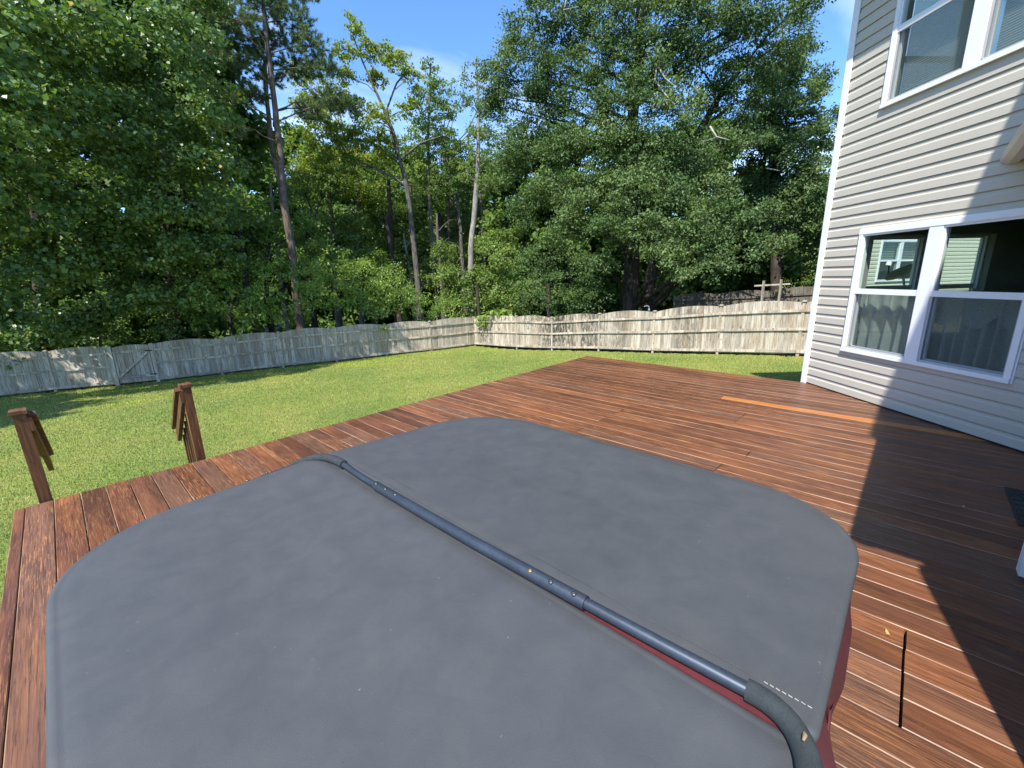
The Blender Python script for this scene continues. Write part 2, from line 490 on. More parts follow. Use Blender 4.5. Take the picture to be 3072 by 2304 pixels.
# ------------------------------------------------------------------ ground
FA = [(-22.2, 15.35, -2.56), (-20.45, 16.17, -2.50), (-18.67, 17.0, -2.47), (-16.89, 17.85, -2.49), (-15.63, 18.46, -2.50), (-13.48, 19.49, -2.44), (-11.2, 20.59, -2.40), (-8.99, 21.65, -2.38),
      (-6.7, 22.75, -2.32), (-4.5, 23.81, -2.29), (-2.16, 25.3, -2.27)]
FAT = [-.86, -.86, -.85, -.85, -.83, -.81, -.70, -.66, -.66, -.67, -.62]
FB = [(-2.16, 25.3, -2.27), (0.32, 23.11, -2.16), (2.05, 21.17, -1.95), (3.95, 19.05, -1.68), (5.73, 17.06, -1.48), (7.43, 15.16, -1.25), (9.08, 13.31, -1.03), (10.75, 11.45, -.86), (12.4, 9.6, -.80)]
FBT = [-.62, -.44, -.37, -.07, .14, .44, .64, .80, .86]
_ctl = [(x, y, z - .03) for x, y, z in FA] + [(x, y, z - .03) for x, y, z in FB[1:]] + [
    (-3.9, 2.9, -.86), (-5.6, .3, -.98), (-1.5, 6.3, -.88), (1.6, 9.0, -.86), (4.6, 7.6, -.82), (-6.5, 8.5, -1.28), (-11, 11.5, -1.85), (-14, 4, -1.75), (0, 14, -1.35), (5, 12.5, -1.02),
    (0, -3, -.75), (4, -6, -.7), (-6, -8, -.9), (14, 4, -.7), (14, 16, -.85), (-20, -6, -1.9), (0, 34, -2.2), (-16, 30, -2.5), (14, 26, -1.1)]
_C = np.array(_ctl)
_A0 = np.c_[np.ones(len(_C)), _C[:, 0], _C[:, 1]]
_pl = np.linalg.lstsq(_A0, _C[:, 2], rcond=None)[0]
_res = _C[:, 2] - _A0 @ _pl
def _phi(d): return np.exp(-(d / 5.0) ** 2)
_D = np.hypot(_C[:, None, 0] - _C[None, :, 0], _C[:, None, 1] - _C[None, :, 1])
_w = np.linalg.solve(_phi(_D) + np.eye(len(_C)) * .02, _res)
def ground_z(x, y):
    x = np.asarray(x, float); y = np.asarray(y, float)
    xc = 30 * np.tanh(x / 30); yc = 38 * np.tanh(y / 38) if True else y
    xc = np.where(np.abs(x) < 18, x, np.sign(x) * (18 + 14 * np.tanh((np.abs(x) - 18) / 14)))
    yc = np.where(y < 28, np.maximum(y, -6 + 4 * np.tanh((y + 6) / 4)) , 28 + 12 * np.tanh((y - 28) / 12))
    z = _pl[0] + _pl[1] * xc + _pl[2] * yc
    d = np.hypot(xc[..., None] - _C[:, 0], yc[..., None] - _C[:, 1])
    return np.minimum(z + _phi(d) @ _w, -.62)

def sheet(name, xs, ys, dz, m, mask=None):
    X, Y = np.meshgrid(xs, ys)
    Z = ground_z(X, Y) + dz
    nx, ny = len(xs), len(ys)
    V = np.c_[X.ravel(), Y.ravel(), Z.ravel()]
    F = []
    for j in range(ny - 1):
        for i in range(nx - 1):
            if mask is not None and not mask((xs[i] + xs[i + 1]) / 2, (ys[j] + ys[j + 1]) / 2): continue
            a = j * nx + i
            F.append((a, a + 1, a + 1 + nx, a + nx))
    me = bpy.data.meshes.new(name); me.from_pydata(V.tolist(), [], F)
    me.polygons.foreach_set('use_smooth', np.ones(len(F), dtype=bool)); me.materials.append(m); me.update()
    o = bpy.data.objects.new(name, me); COL.objects.link(o)
    return o

def _axis(lo, hi, far, step):
    a = list(np.arange(lo, hi + .01, step))
    d = step; x = a[0]
    while x > -far: d *= 1.35; x -= d; a.insert(0, x)
    d = step; x = a[-1]
    while x < far: d *= 1.35; x += d; a.append(x)
    return np.array(a)
tag(sheet('ground', _axis(-30, 30, 600, 1.5), _axis(-12, 45, 600, 1.5), -.05, M['forest']), kind='structure')

def inside_yard(x, y):
    # yard side of both fences
    a0 = np.array(FA[0][:2]); a1 = np.array(FA[-1][:2]); b1 = np.array(FB[-1][:2])
    def side(p, q): return (q[0] - p[0]) * (y - p[1]) - (q[1] - p[1]) * (x - p[0])
    return (side(a0, a1) < 1.2) & (side(a1, b1) < 1.0)
tag(sheet('lawn', np.arange(-30, 16, .45), np.arange(-12, 27, .45), 0.0, M['lawn'], lambda x, y: bool(inside_yard(x, y)) or y < 10), kind='structure')

def on_deck(x, y):
    e = .68749418 * x + .72618989 * y; b = -.72618989 * x + .68749418 * y
    return (e > -.46) & (e < 7.2) & (b < 4.62) & (b > -8)
def in_house(x, y):
    dx = x - HC.x; dy = y - HC.y
    s = .05620463 * dx - .99841927 * dy; Y = .99841927 * dx + .05620463 * dy
    return (s > -.02) & (Y > -.02)

def make_grass(N=560000):
    az = np.radians(RNG.uniform(-56, 44, N))
    d = np.exp(RNG.uniform(np.log(2.9), np.log(31), N))
    x = d * np.sin(az); y = d * np.cos(az)
    def sd(p, q): return (q[0] - p[0]) * (y - p[1]) - (q[1] - p[1]) * (x - p[0])
    k = (sd(FA[0], FA[-1]) < -.4) & (sd(FA[-1], FB[-1]) < -.4) & ~on_deck(x, y) & ~in_house(x, y)
    x, y, d = x[k], y[k], d[k]; n = len(x)
    z = ground_z(x, y)
    a = RNG.uniform(0, 2 * np.pi, n)
    w = (.003 + .0009 * d) * RNG.uniform(.7, 1.4, n); h = (.020 + .0010 * d) * RNG.uniform(.5, 1.35, n)
    # lush patches of taller yellow-green growth near the back fence
    lush = np.zeros(n)
    for (cx, cy, rx, ry, rot) in ((-7.3, 20.6, 2.4, .8, .43), (-11.6, 18.3, 1.6, .5, .4), (-13.5, 16.6, 1.5, .45, .4), (-4.2, 22.3, 1.2, .4, .43), (-9.2, 17.0, .9, .3, .3), (-15.2, 16.2, 1.8, .5, .42), (-9.8, 19.9, 1.6, .4, .43), (-12.4, 13.2, 1.0, .25, .3), (-6.2, 19.0, 1.1, .35, .2), (-1.5, 22.8, 1.0, .4, .1)):
        u = (x - cx) * np.cos(rot) + (y - cy) * np.sin(rot); v = -(x - cx) * np.sin(rot) + (y - cy) * np.cos(rot)
        q = (u / rx) ** 2 + (v / ry) ** 2 + RNG.normal(0, .22, n)
        lush = np.maximum(lush, np.clip(1.25 - q, 0, 1))
    h *= 1 + .5 * lush
    ln = RNG.uniform(0, .9, n) * h; la = RNG.uniform(0, 2 * np.pi, n)
    V = np.empty((n, 3, 3))
    V[:, 0] = np.c_[x - np.cos(a) * w / 2, y - np.sin(a) * w / 2, z - .004]
    V[:, 1] = np.c_[x + np.cos(a) * w / 2, y + np.sin(a) * w / 2, z - .004]
    V[:, 2] = np.c_[x + np.cos(la) * ln, y + np.sin(la) * ln, z + h]
    o = np_mesh('grass', V.reshape(-1, 3), 3, n, M['blade'], {'tint': RNG.uniform(0, 1, n), 'lush': lush * RNG.uniform(.5, 1, n)})
    tag(o, 'short green lawn grass blades covering the sloping yard', 'grass', kind='stuff')

def np_mesh(name, V, k, n, m, attrs, parent=None):
    me = bpy.data.meshes.new(name)
    me.vertices.add(len(V)); me.vertices.foreach_set('co', np.ascontiguousarray(V, dtype=np.float32).ravel())
    me.loops.add(n * k); me.loops.foreach_set('vertex_index', np.arange(n * k, dtype=np.int32))
    me.polygons.add(n); me.polygons.foreach_set('loop_start', np.arange(0, n * k, k, dtype=np.int32))
    me.polygons.foreach_set('loop_total', np.full(n, k, dtype=np.int32))
    for a, val in attrs.items():
        at = me.attributes.new(a, 'FLOAT', 'FACE'); at.data.foreach_set('value', np.ascontiguousarray(val, dtype=np.float32))
    me.materials.append(m); me.update(calc_edges=True)
    o = bpy.data.objects.new(name, me); COL.objects.link(o)
    if parent: o.parent = parent
    return o
make_grass()

# ------------------------------------------------------------------ deck
SP = .1435; E0 = -.406
def b_left(e): return 4.57 + (e + .45) * .0185
def b_wall(e): return 1.0612 + (e - 7.21) * 1.0598
joints = {}
for k in range(15, 19): joints[k] = [-.172]
joints[15].append(4.1)
for k in (36, 37, 38): joints[k] = [1.245]
for k in (26, 27): joints.setdefault(k, []).append(1.005)
for k in (25, 27, 30, 32, 33): joints.setdefault(k, []).append(2.385)
joints[18].append(3.957); joints[52] = [2.10]; joints[42] = [1.667]; joints[40] = [3.1]; joints[45] = [2.9]; joints[30].append(.9); joints[23] = [1.2]; joints[22] = [.75]
joints[20] = [3.6]; joints[12] = [-1.4]; joints[8] = [-2.0]; joints[35] = [-.9]
def board(mb, ed, e0, e1, b0, b1, t, g=.0045):
    ch = .0032; th = .036
    a, c = e0 + g / 2, e1 - g / 2
    prof = [(a, -th), (a, -ch), (a + ch, 0), (c - ch, 0), (c, -ch), (c, -th)]
    for i in range(5):
        (x0, z0), (x1, z1) = prof[i], prof[i + 1]
        mb.face([(x0, b1, z0), (x0, b0, z0), (x1, b0, z1), (x1, b1, z1)][::-1], t)
        ed.append(1.0 if i == 1 else (.35 if i == 3 else 0.0))  # worn pale edges; the sun-facing chamfer is painted palest as a glint
    for bb in (b0, b1):
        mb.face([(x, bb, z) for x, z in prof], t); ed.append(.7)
deck = empty('deck', eb(3.4, 1.5, 0), 0)
deck.location = (0, 0, 0); deck.rotation_euler = (0, 0, EB_ROT)
tag(deck, 'reddish brown stained timber deck beside the house, boards running toward the lawn', 'deck')
mb, ed = MB(), []
mb2, ed2 = MB(), []
for k in range(0, 53):
    e0 = E0 + SP * k; e1 = e0 + SP
    bs = [b_left((e0 + e1) / 2) + random.uniform(-.006, .006)] + sorted([j for j in joints.get(k, [])], reverse=True)
    bend = -6.0
    if e0 > 3.6: bend = max(-1.2, b_wall(e1) - .25)
    if e0 > 4.7: bend = b_wall(e1) - .25
    bs = [b for b in bs if b > bend] + [bend]
    for i in range(len(bs) - 1):
        fresh = (k == 42 and i == 1)
        tgt, edt = (mb2, ed2) if fresh else (mb, ed)
        board(tgt, edt, e0 + random.uniform(-.0008, .0008), e1, bs[i + 1] + (random.uniform(.001, .006) if i < len(bs) - 2 else 0), bs[i] - (random.uniform(.001, .006) if i else 0), random.random())
# narrow board closing the near end
board(mb, ed, E0 - .058, E0, -6.0, b_left(E0), .31)
o = mb.build('decking', M['deck'], deck)
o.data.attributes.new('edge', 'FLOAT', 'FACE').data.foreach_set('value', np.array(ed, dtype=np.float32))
o = mb2.build('replacement_board', M['deck'], deck); tag(o, 'single bright orange unweathered deck board')
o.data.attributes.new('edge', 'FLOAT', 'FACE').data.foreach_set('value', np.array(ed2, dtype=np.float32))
o.data.attributes.new('fresh', 'FLOAT', 'FACE').data.foreach_set('value', np.ones(len(ed2), dtype=np.float32))
mb = MB()
for (x0, x1, y0, y1) in ((E0 - .045, 7.17, 4.50, 4.538), (E0 - .052, E0 - .015, -6, 4.50)):
    mb.box(x0, x1, y0, y1, -.25, -.038, random.random())
mb.obox((7.17, 4.62, -.14), (7.17, 1.15, -.14), (.019, 0, 0), (0, 0, .10), .4)
mb.build('rim_joist', M['rail'], deck)
mb = MB()
for e in np.arange(0.2, 7.2, 1.0): mb.box(e, e + .04, 1.0, 4.5, -.24, -.038, .2)
for b in (4.2, 2.2, .3, -1.6): mb.box(-.3, 6.0 if b > .5 else 3.4, b, b + .04, -.40, -.242, .6)
mb.build('joist', M['rail'], deck)
for e in (-.25, 2.2, 4.6, 7.0):
    mb = MB(); mb.box(e, e + .09, 4.30, 4.39, -1.5, -.25, random.random()); mb.build('support_post', M['rail'], deck)

# rubber door mat on the deck in the porch
mt = MB()
n = 14
for i in range(n):
    for j in range(9):
        x0 = 3.83 + i * .62 / n; y0 = -.66 - (j + 1) * .46 / 9
        mt.box(x0, x0 + .62 / n - .006, y0, y0 + .46 / 9 - .006, .004, .012 + .003 * ((i + j) % 2), random.random())
mt.box(3.81, 4.46, -1.13, -.65, .002, .008, .3)
o = mt.build('door_mat', M['mat']); o.rotation_euler = (0, 0, EB_ROT)
tag(o, 'dark worn rubber door mat lying on the shaded deck by the porch', 'door mat')

# ------------------------------------------------------------------ stair with railings
stair = empty('deck_stairs', (0, 0, 0), EB_ROT)
tag(stair, 'brown wooden stairs with sloping handrails dropping from the deck edge to the lawn', 'stairs')
BE = 4.61
def post(parent, e, ztop, zb=-1.0):
    m = MB(); m.box(e - .034, e + .034, BE, BE + .068, zb, ztop - .035, random.random(), .004)
    p = m.build('post', M['rail'], parent)
    m = MB(); m.box(e - .045, e + .045, BE - .011, BE + .079, ztop - .037, ztop, random.random(), .005); m.build('post_cap', M['rail'], p)
post(stair, -.304, .715); post(stair, .684, .715)
sl = -.76
def rail_line(b, top): return top + sl * (b - BE)
for e, side in ((-.304, 1), (.684, -1)):
    m = MB(); x = e + side * .040
    m.obox((x, BE + .0, .60), (x, BE + .70, .60 + sl * .70), (.016, 0, 0), (0, .0, .052), .5); m.build('side_rail', M['rail'], stair)
    m = MB(); x = e + side * .040
    m.obox((x, BE + .04, .670), (x, BE + .72, .665 + sl * .66), (.040, 0, 0), (0, .010, .015), .8); m.build('cap_rail', M['rail'], stair)
for i in range(5):
    b = BE + .16 + i * .135
    m = MB(); m.box(.676, .704, b, b + .028, -1.0 + 0, .60 + sl * (b - BE), random.random()); m.build('baluster', M['rail'], stair)
for i in range(4):
    m = MB(); m.box(-.24, .63, BE + .0 + i * .27, BE + .27 + i * .27, -.20 - i * .19, -.165 - i * .19, random.random(), .004); m.build('tread', M['rail'], stair)
for e in (-.25, .625):
    m = MB(); m.obox((e, BE, -.22), (e, BE + 1.15, -.22 - .70 * 1.15), (.019, 0, 0), (0, 0, .12), .4); m.build('stringer', M['rail'], stair)

# ------------------------------------------------------------------ fences
def fence_panel(mb, mil, P, Q, zp, zq, tp, tq, mold, side=1, arch=.12):
    """pickets between two posts with a convex top, following the ground"""
    P = Vector(P); Q = Vector(Q); d = (Q - P); L = d.length; d.normalize(); nrm = Vector((d.y, -d.x)) * side
    n = max(3, round(L / .148)); st = L / n
    for i in range(n):
        u0, u1 = i / n + .002 / L * 1.5, (i + 1) / n - .002 / L * 1.5
        t = random.random(); off = random.uniform(-.004, .004)
        pts = []
        zb0 = zp + (zq - zp) * u0 + .04 + random.uniform(-.01, .01); zb1 = zp + (zq - zp) * u1 + .04
        def top(u): return tp + (tq - tp) * u - .03 + arch * math.sin(math.pi * u) ** .8
        a = P + d * L * u0; b = P + d * L * u1
        th = .016
        for s_, q in ((0, a), (1, b)):
            pass
        f = [(a.x, a.y, zb0), (b.x, b.y, zb1), (b.x, b.y, top(u1)), (a.x, a.y, top(u0))]
        fr = [(x - nrm.x * (th - off) + nrm.x * 0, y - nrm.y * (th - off), z) for x, y, z in f]
        fo = [(x + nrm.x * off, y + nrm.y * off, z) for x, y, z in f]
        mi = mold(a.x, a.y)
        for q in (fo, fr[::-1], [fo[1], fr[1], fr[2], fo[2]], [fo[0], fo[3], fr[3], fr[0]], [fo[3], fo[2], fr[2], fr[3]]):
            mb.face(q, t); mil.append(mi)

def rail_bar(P, Q, z0, z1, parent, m, h=.045, side=1, name='rail'):
    P = Vector(P); Q = Vector(Q); d = (Q - P).normalized(); nrm = Vector((d.y, -d.x)) * side
    mb = MB()
    p0 = Vector((P.x + nrm.x * .034, P.y + nrm.y * .034, z0)); p1 = Vector((Q.x + nrm.x * .034, Q.y + nrm.y * .034, z1))
    # slightly wavy timber
    k = 4; pts = [p0.lerp(p1, i / k) + Vector((0, 0, random.uniform(-.006, .006) if 0 < i < k else 0)) for i in range(k + 1)]
    for a, b in zip(pts[:-1], pts[1:]): mb.obox(a, b, (nrm.x * .019, nrm.y * .019, 0), (0, 0, h), random.random())
    return mb.build(name, m, parent)

def fence_post(P, zb, zt, parent, m, side_n, w=.048, cap=True):
    mb = MB(); x, y = P[0] - side_n[0] * .012, P[1] - side_n[1] * .012
    a = math.atan2(side_n[1], side_n[0])
    o = MB(); o.box(-w, w, -w, w, zb - .3, zt, random.random(), .004)
    p = o.build('post', m, parent); p.location = (x, y, 0); p.rotation_euler = (0, 0, a)
    if cap:
        c = MB(); c.box(-w - .028, w + .028, -w - .028, w + .028, zt, zt + .022, random.random(), .004)
        c.box(-w - .008, w + .008, -w - .008, w + .008, zt + .022, zt + .05, random.random(), .006)
        q = c.build('post_cap', m, p)
    return p

def mold_none(x, y): return .06
def mold_b(x, y):
    for cx, r, v in ((2.2, 1.0, .95), (3.4, .9, .85), (4.6, .35, .5), (6.6, .45, .55), (-1.5, .6, .5)):
        if abs(x - cx) < r: return v * max(0, 1 - (abs(x - cx) / r) ** 3) + .05
    return .10
def build_fence(name, label, pts, tops, skip, mold, mat, caps=True):
    root = empty(name, (pts[0][0], pts[0][1], 0))
    inv = Vector((-pts[0][0], -pts[0][1], 0))
    root.location = (0, 0, 0)
    tag(root, label, 'fence')
    mb, mil = MB(), []
    def flush():
        nonlocal mb, mil
        if not mb.v: return
        o = mb.build('picket_panel', mat, root)
        o.data.attributes.new('mildew', 'FLOAT', 'FACE').data.foreach_set('value', np.array(mil, dtype=np.float32))
        mb, mil = MB(), []
    for i in range(len(pts) - 1):
        if i in skip:
            flush(); continue
        P, Q = pts[i], pts[i + 1]
        a = Vector(P[:2]); b = Vector(Q[:2])
        fence_panel(mb, mil, a, b, P[2], Q[2], tops[i], tops[i + 1], mold)
        for fr, hh in ((.075, .045), (.50, .042), (.845, .042)):
            rail_bar(a, b, P[2] + (tops[i] - P[2]) * fr, Q[2] + (tops[i + 1] - Q[2]) * fr, root, mat, hh)
    flush()
    for i, (P, t) in enumerate(zip(pts, tops)):
        q = pts[min(i + 1, len(pts) - 1)]; p = pts[max(i - 1, 0)]
        d = (Vector(q[:2]) - Vector(p[:2])).normalized()
        gate = (i in (3, 4) and name == 'back_fence')
        fence_post(P[:2], P[2], t + (.03 if gate else 0), root, mat, (d.y, -d.x), .065 if gate else .043, caps and not gate)
    return root
build_fence('back_fence', 'weathered grey picket fence with arched bays running left of the yard corner, half in shade', FA, FAT, (3,), mold_none, M['fence'])
build_fence('side_fence', 'sunlit bleached picket fence with dark mildew patches right of the yard corner', FB, FBT, (), mold_b, M['fence'])

# gate between two thicker posts
gate = empty('garden_gate', (0, 0, 0))
tag(gate, 'grey wooden gate with diagonal brace set in the shaded left fence', 'gate')
P, Q = FA[3], FA[4]
a = Vector(P[:2]); b = Vector(Q[:2]); dd = (b - a).normalized(); nr = Vector((dd.y, -dd.x))
a2 = a + dd * .08; b2 = b - dd * .08
mb, mil = MB(), []
fence_panel(mb, mil, a2, b2, P[2] + .02, Q[2] + .02, FAT[3] - .01, FAT[4] - .01, mold_none, 1, .07)
o = mb.build('gate_pickets', M['fence'], gate)
o.data.attributes.new('mildew', 'FLOAT', 'FACE').data.foreach_set('value', np.array(mil, dtype=np.float32))
zb, zt = P[2] + .30, FAT[3] - .25
rail_bar(a2, b2, zb, zb + .01, gate, M['fence'], .05, 1, 'bottom_rail'); rail_bar(a2, b2, zt, zt + .02, gate, M['fence'], .05, 1, 'top_rail')
for q in (a2 + dd * .04, b2 - dd * .04):
    mb = MB(); c = Vector((q.x + nr.x * .03, q.y + nr.y * .03, 0))
    mb.obox(c + Vector((0, 0, zb)), c + Vector((0, 0, zt)), (dd.x * .035, dd.y * .035, 0), (nr.x * .018, nr.y * .018, 0), .5); mb.build('stile', M['fence'], gate)
mb = MB(); c0 = Vector((a2.x + nr.x * .068, a2.y + nr.y * .068, zb + .05)) + Vector((dd.x, dd.y, 0)) * .07; c1 = Vector((b2.x + nr.x * .068, b2.y + nr.y * .068, zt - .05)) - Vector((dd.x, dd.y, 0)) * .07
bd = (c1 - c0).normalized(); up = bd.cross(Vector((nr.x, nr.y, 0))).normalized()
mb.obox(c0, c1, up * .045, (nr.x * .018, nr.y * .018, 0), .7); mb.build('brace', M['fence'], gate)
for z in (zb + .05, zt):
    mb = MB(); q = Vector((b.x + nr.x * .09, b.y + nr.y * .09, z)); mb.obox(q - Vector((dd.x, dd.y, 0)) * .22, q + Vector((dd.x, dd.y, 0)) * .02, (0, 0, .022), (nr.x * .006, nr.y * .006, 0)); mb.build('hinge', M['hinge'], gate)

# neighbour's darker fence beyond, higher up on the right
NF = [(8.2, 21.6, -1.0), (10.0, 20.9, -.95), (12.0, 20.1, -.9), (14.0, 19.2, -.82), (16.2, 18.0, -.75), (18.4, 16.6, -.7)]
NT_ = [.52, .60, .72, .86, 1.0, 1.1]
build_fence('far_fence', 'dark grey picket fence in tree shade beyond the sunlit side fence', NF, NT_, (), mold_none, M['fence_shaded'], False)

# clothes-line style frame of two posts and a bar
fr = empty('timber_frame', (0, 0, 0)); tag(fr, 'grey timber frame of two posts and one crossbar standing behind the side fence', 'frame')
for (x, y, zt) in ((9.28, 15.95, 1.255), (9.76, 15.70, 1.29)):
    mb = MB(); mb.obox((x, y, -1.0), (x, y, zt), (.027, .014, 0), (-.014, .027, 0), .4); mb.build('upright', M['fence'], fr)
mb = MB(); mb.obox((9.04, 16.12, 1.075), (10.02, 15.58, 1.13), (.010, .018, 0), (0, 0, .028), .8); mb.build('crossbar', M['fence'], fr)
# bent white pipe / lamp hook beyond the fence
mb = MB(); mb.tube([(6.13, 19.04, -1.5), (6.13, 19.04, .16), (6.12, 19.05, .215), (6.05, 19.08, .235), (5.93, 19.13, .21)], .016, 8)
mb.tube([(6.13, 19.04, .04), (6.13, 19.04, .12)], [.05, .035], 10)
tag(mb.build('vent_pipe', M['dish']), 'small white bent pipe showing above the side fence near the big trunk', 'pipe')

# ------------------------------------------------------------------ house
house = empty('house', HC, H_ROT)
tag(house, 'two storey house clad in putty vinyl siding with white trim at right edge', 'house')

CH = .122
def siding(mb, P, U, N, s0, s1, z0, z1, holes=(), zref=2.0915):
    """P origin, U along, N outward; lap courses with real profile, cut around the holes (s0,s1,z0,z1)"""
    P = Vector(P); U = Vector(U); N = Vector(N)
    prof = [(0.0, .002), (0.0, .0150), (.60, .0135), (.70, .0060), (.895, .0050), (.90, -.004), (1.0, -.004)]
    k0 = math.floor((z0 - zref) / CH) - 1; k1 = math.ceil((z1 - zref) / CH) + 1
    for k in range(k0, k1):
        zb = zref + k * CH
        br = sorted({s0, s1, *[min(max(h[i], s0), s1) for h in holes for i in (0, 1)]})
        for a, b in zip(br[:-1], br[1:]):
            if b - a < 1e-4: continue
            spans = [(max(z0, zb), min(z1, zb + CH))]
            m = (a + b) / 2
            for h in holes:
                if h[0] < m < h[1]:
                    ns_ = []
                    for lo, hi in spans:
                        if h[2] > lo: ns_.append((lo, min(hi, h[2])))
                        if h[3] < hi: ns_.append((max(lo, h[3]), hi))
                    spans = ns_
            for lo, hi in spans:
                if hi - lo < 1e-4: continue
                f0, f1 = (lo - zb) / CH, (hi - zb) / CH
                def ev(f):
                    for (a_, o_), (c_, p_) in zip(prof[1:-1], prof[2:]):
                        if a_ <= f <= c_: return o_ + (p_ - o_) * (f - a_) / (c_ - a_)
                    return prof[-1][1]
                pp = ([(f0, -.004)] if f0 < .001 else []) + [(f0, ev(f0))] + [(f, o_) for f, o_ in prof[2:] if f0 < f < f1] + [(f1, ev(f1))]
                for (fa, oa), (fb, ob) in zip(pp[:-1], pp[1:]):
                    za, zc = zb + fa * CH, zb + fb * CH
                    q = [P + U * a + N * oa, P + U * b + N * oa, P + U * b + N * ob, P + U * a + N * ob]
                    q[0].z += za; q[1].z += za; q[2].z += zc; q[3].z += zc
                    mb.face(q)

def wall_panel(mb, P, U, N, s0, s1, z0, z1, holes, th=.12):
    P = Vector(P); U = Vector(U); N = Vector(N)
    sb = sorted({s0, s1, *[min(max(h[i], s0), s1) for h in holes for i in (0, 1)]})
    zb = sorted({z0, z1, *[min(max(h[i], z0), z1) for h in holes for i in (2, 3)]})
    for a, b in zip(sb[:-1], sb[1:]):
        for c, d in zip(zb[:-1], zb[1:]):
            ms, mz = (a + b) / 2, (c + d) / 2
            if any(h[0] < ms < h[1] and h[2] < mz < h[3] for h in holes): continue
            p0 = P + U * a - N * th / 2; p1 = P + U * b - N * th / 2
            zc = Vector((0, 0, (c + d) / 2))
            mb.obox(p0 + zc, p1 + zc, N * th / 2, (0, 0, (d - c) / 2))

X = Vector((1, 0, 0)); Y = Vector((0, 1, 0)); Z = Vector((0, 0, 1))
LW = (.585, 2.39, .56, 2.012); UW = (.585, 2.39, 3.302, 4.752); EW = (.52, 2.32, .56, 2.012)
i_ = .03
def inset(h): return (h[0] + i_, h[1] - i_, h[2] + i_, h[3] - i_)
EAVE = 5.18
# siding of the main wall, seen face: plane y = 0, outward -Y
mb = MB()
siding(mb, (0, 0, 0), X, -Y, .0, 3.42, .0, EAVE, [inset(LW), inset(UW)])
mb.build('siding', M['siding'], house)
mb = MB()
siding(mb, (0, 0, 0), Y, -X, .0, 9.0, -.5, EAVE, [inset(EW), inset((EW[0], EW[1], UW[2], UW[3]))])
mb.build('siding', M['siding'], house)
mb = MB()
wall_panel(mb, (.0, .010, 0), X, -Y, .0, 5.2, -.03, EAVE, [inset(LW), inset(UW)])
wall_panel(mb, (.010, .14, 0), Y, -X, .0, 8.9, -.03, EAVE, [(EW[0] + i_ - .14, EW[1] - i_ - .14, EW[2] + i_, EW[3] - i_), (EW[0] + i_ - .14, EW[1] - i_ - .14, UW[2] + i_, UW[3] - i_)])
wall_panel(mb, (5.2, .14, 0), Y, X, .0, 8.9, -.03, EAVE, [])
wall_panel(mb, (.0, 9.0, 0), X, Y, .0, 5.2, -.03, EAVE, [])
mb.box(.13, 5.08, .13, 8.88, 2.44, 2.66); mb.box(.13, 5.08, .13, 8.88, 5.0, 5.1); mb.box(.13, 5.08, .13, 8.88, -.02, .04)
mb.build('interior_wall', M['inner'], house)
mb = MB(); mb.box(.03, 5.2, .03, 9.0, -1.6, -.04); mb.build('foundation', M['block'], house)
# corner post (wraps both walls), slightly proud of the siding
mb = MB(); mb.box(-.030, .062, -.030, -.0185, -.03, EAVE); mb.box(-.030, -.0185, -.0185, .062, -.03, EAVE)
mb.box(-.0185, .0, -.0185, 0.0, -.03, EAVE)
mb.build('corner_trim', M['white'], house)
# black strip standing in for the shadow gap under the first course
mb = MB(); mb.box(.063, 3.4, -.006, .0005, -.028, .017); mb.build('shadow_gap_strip', M['hinge'], house)

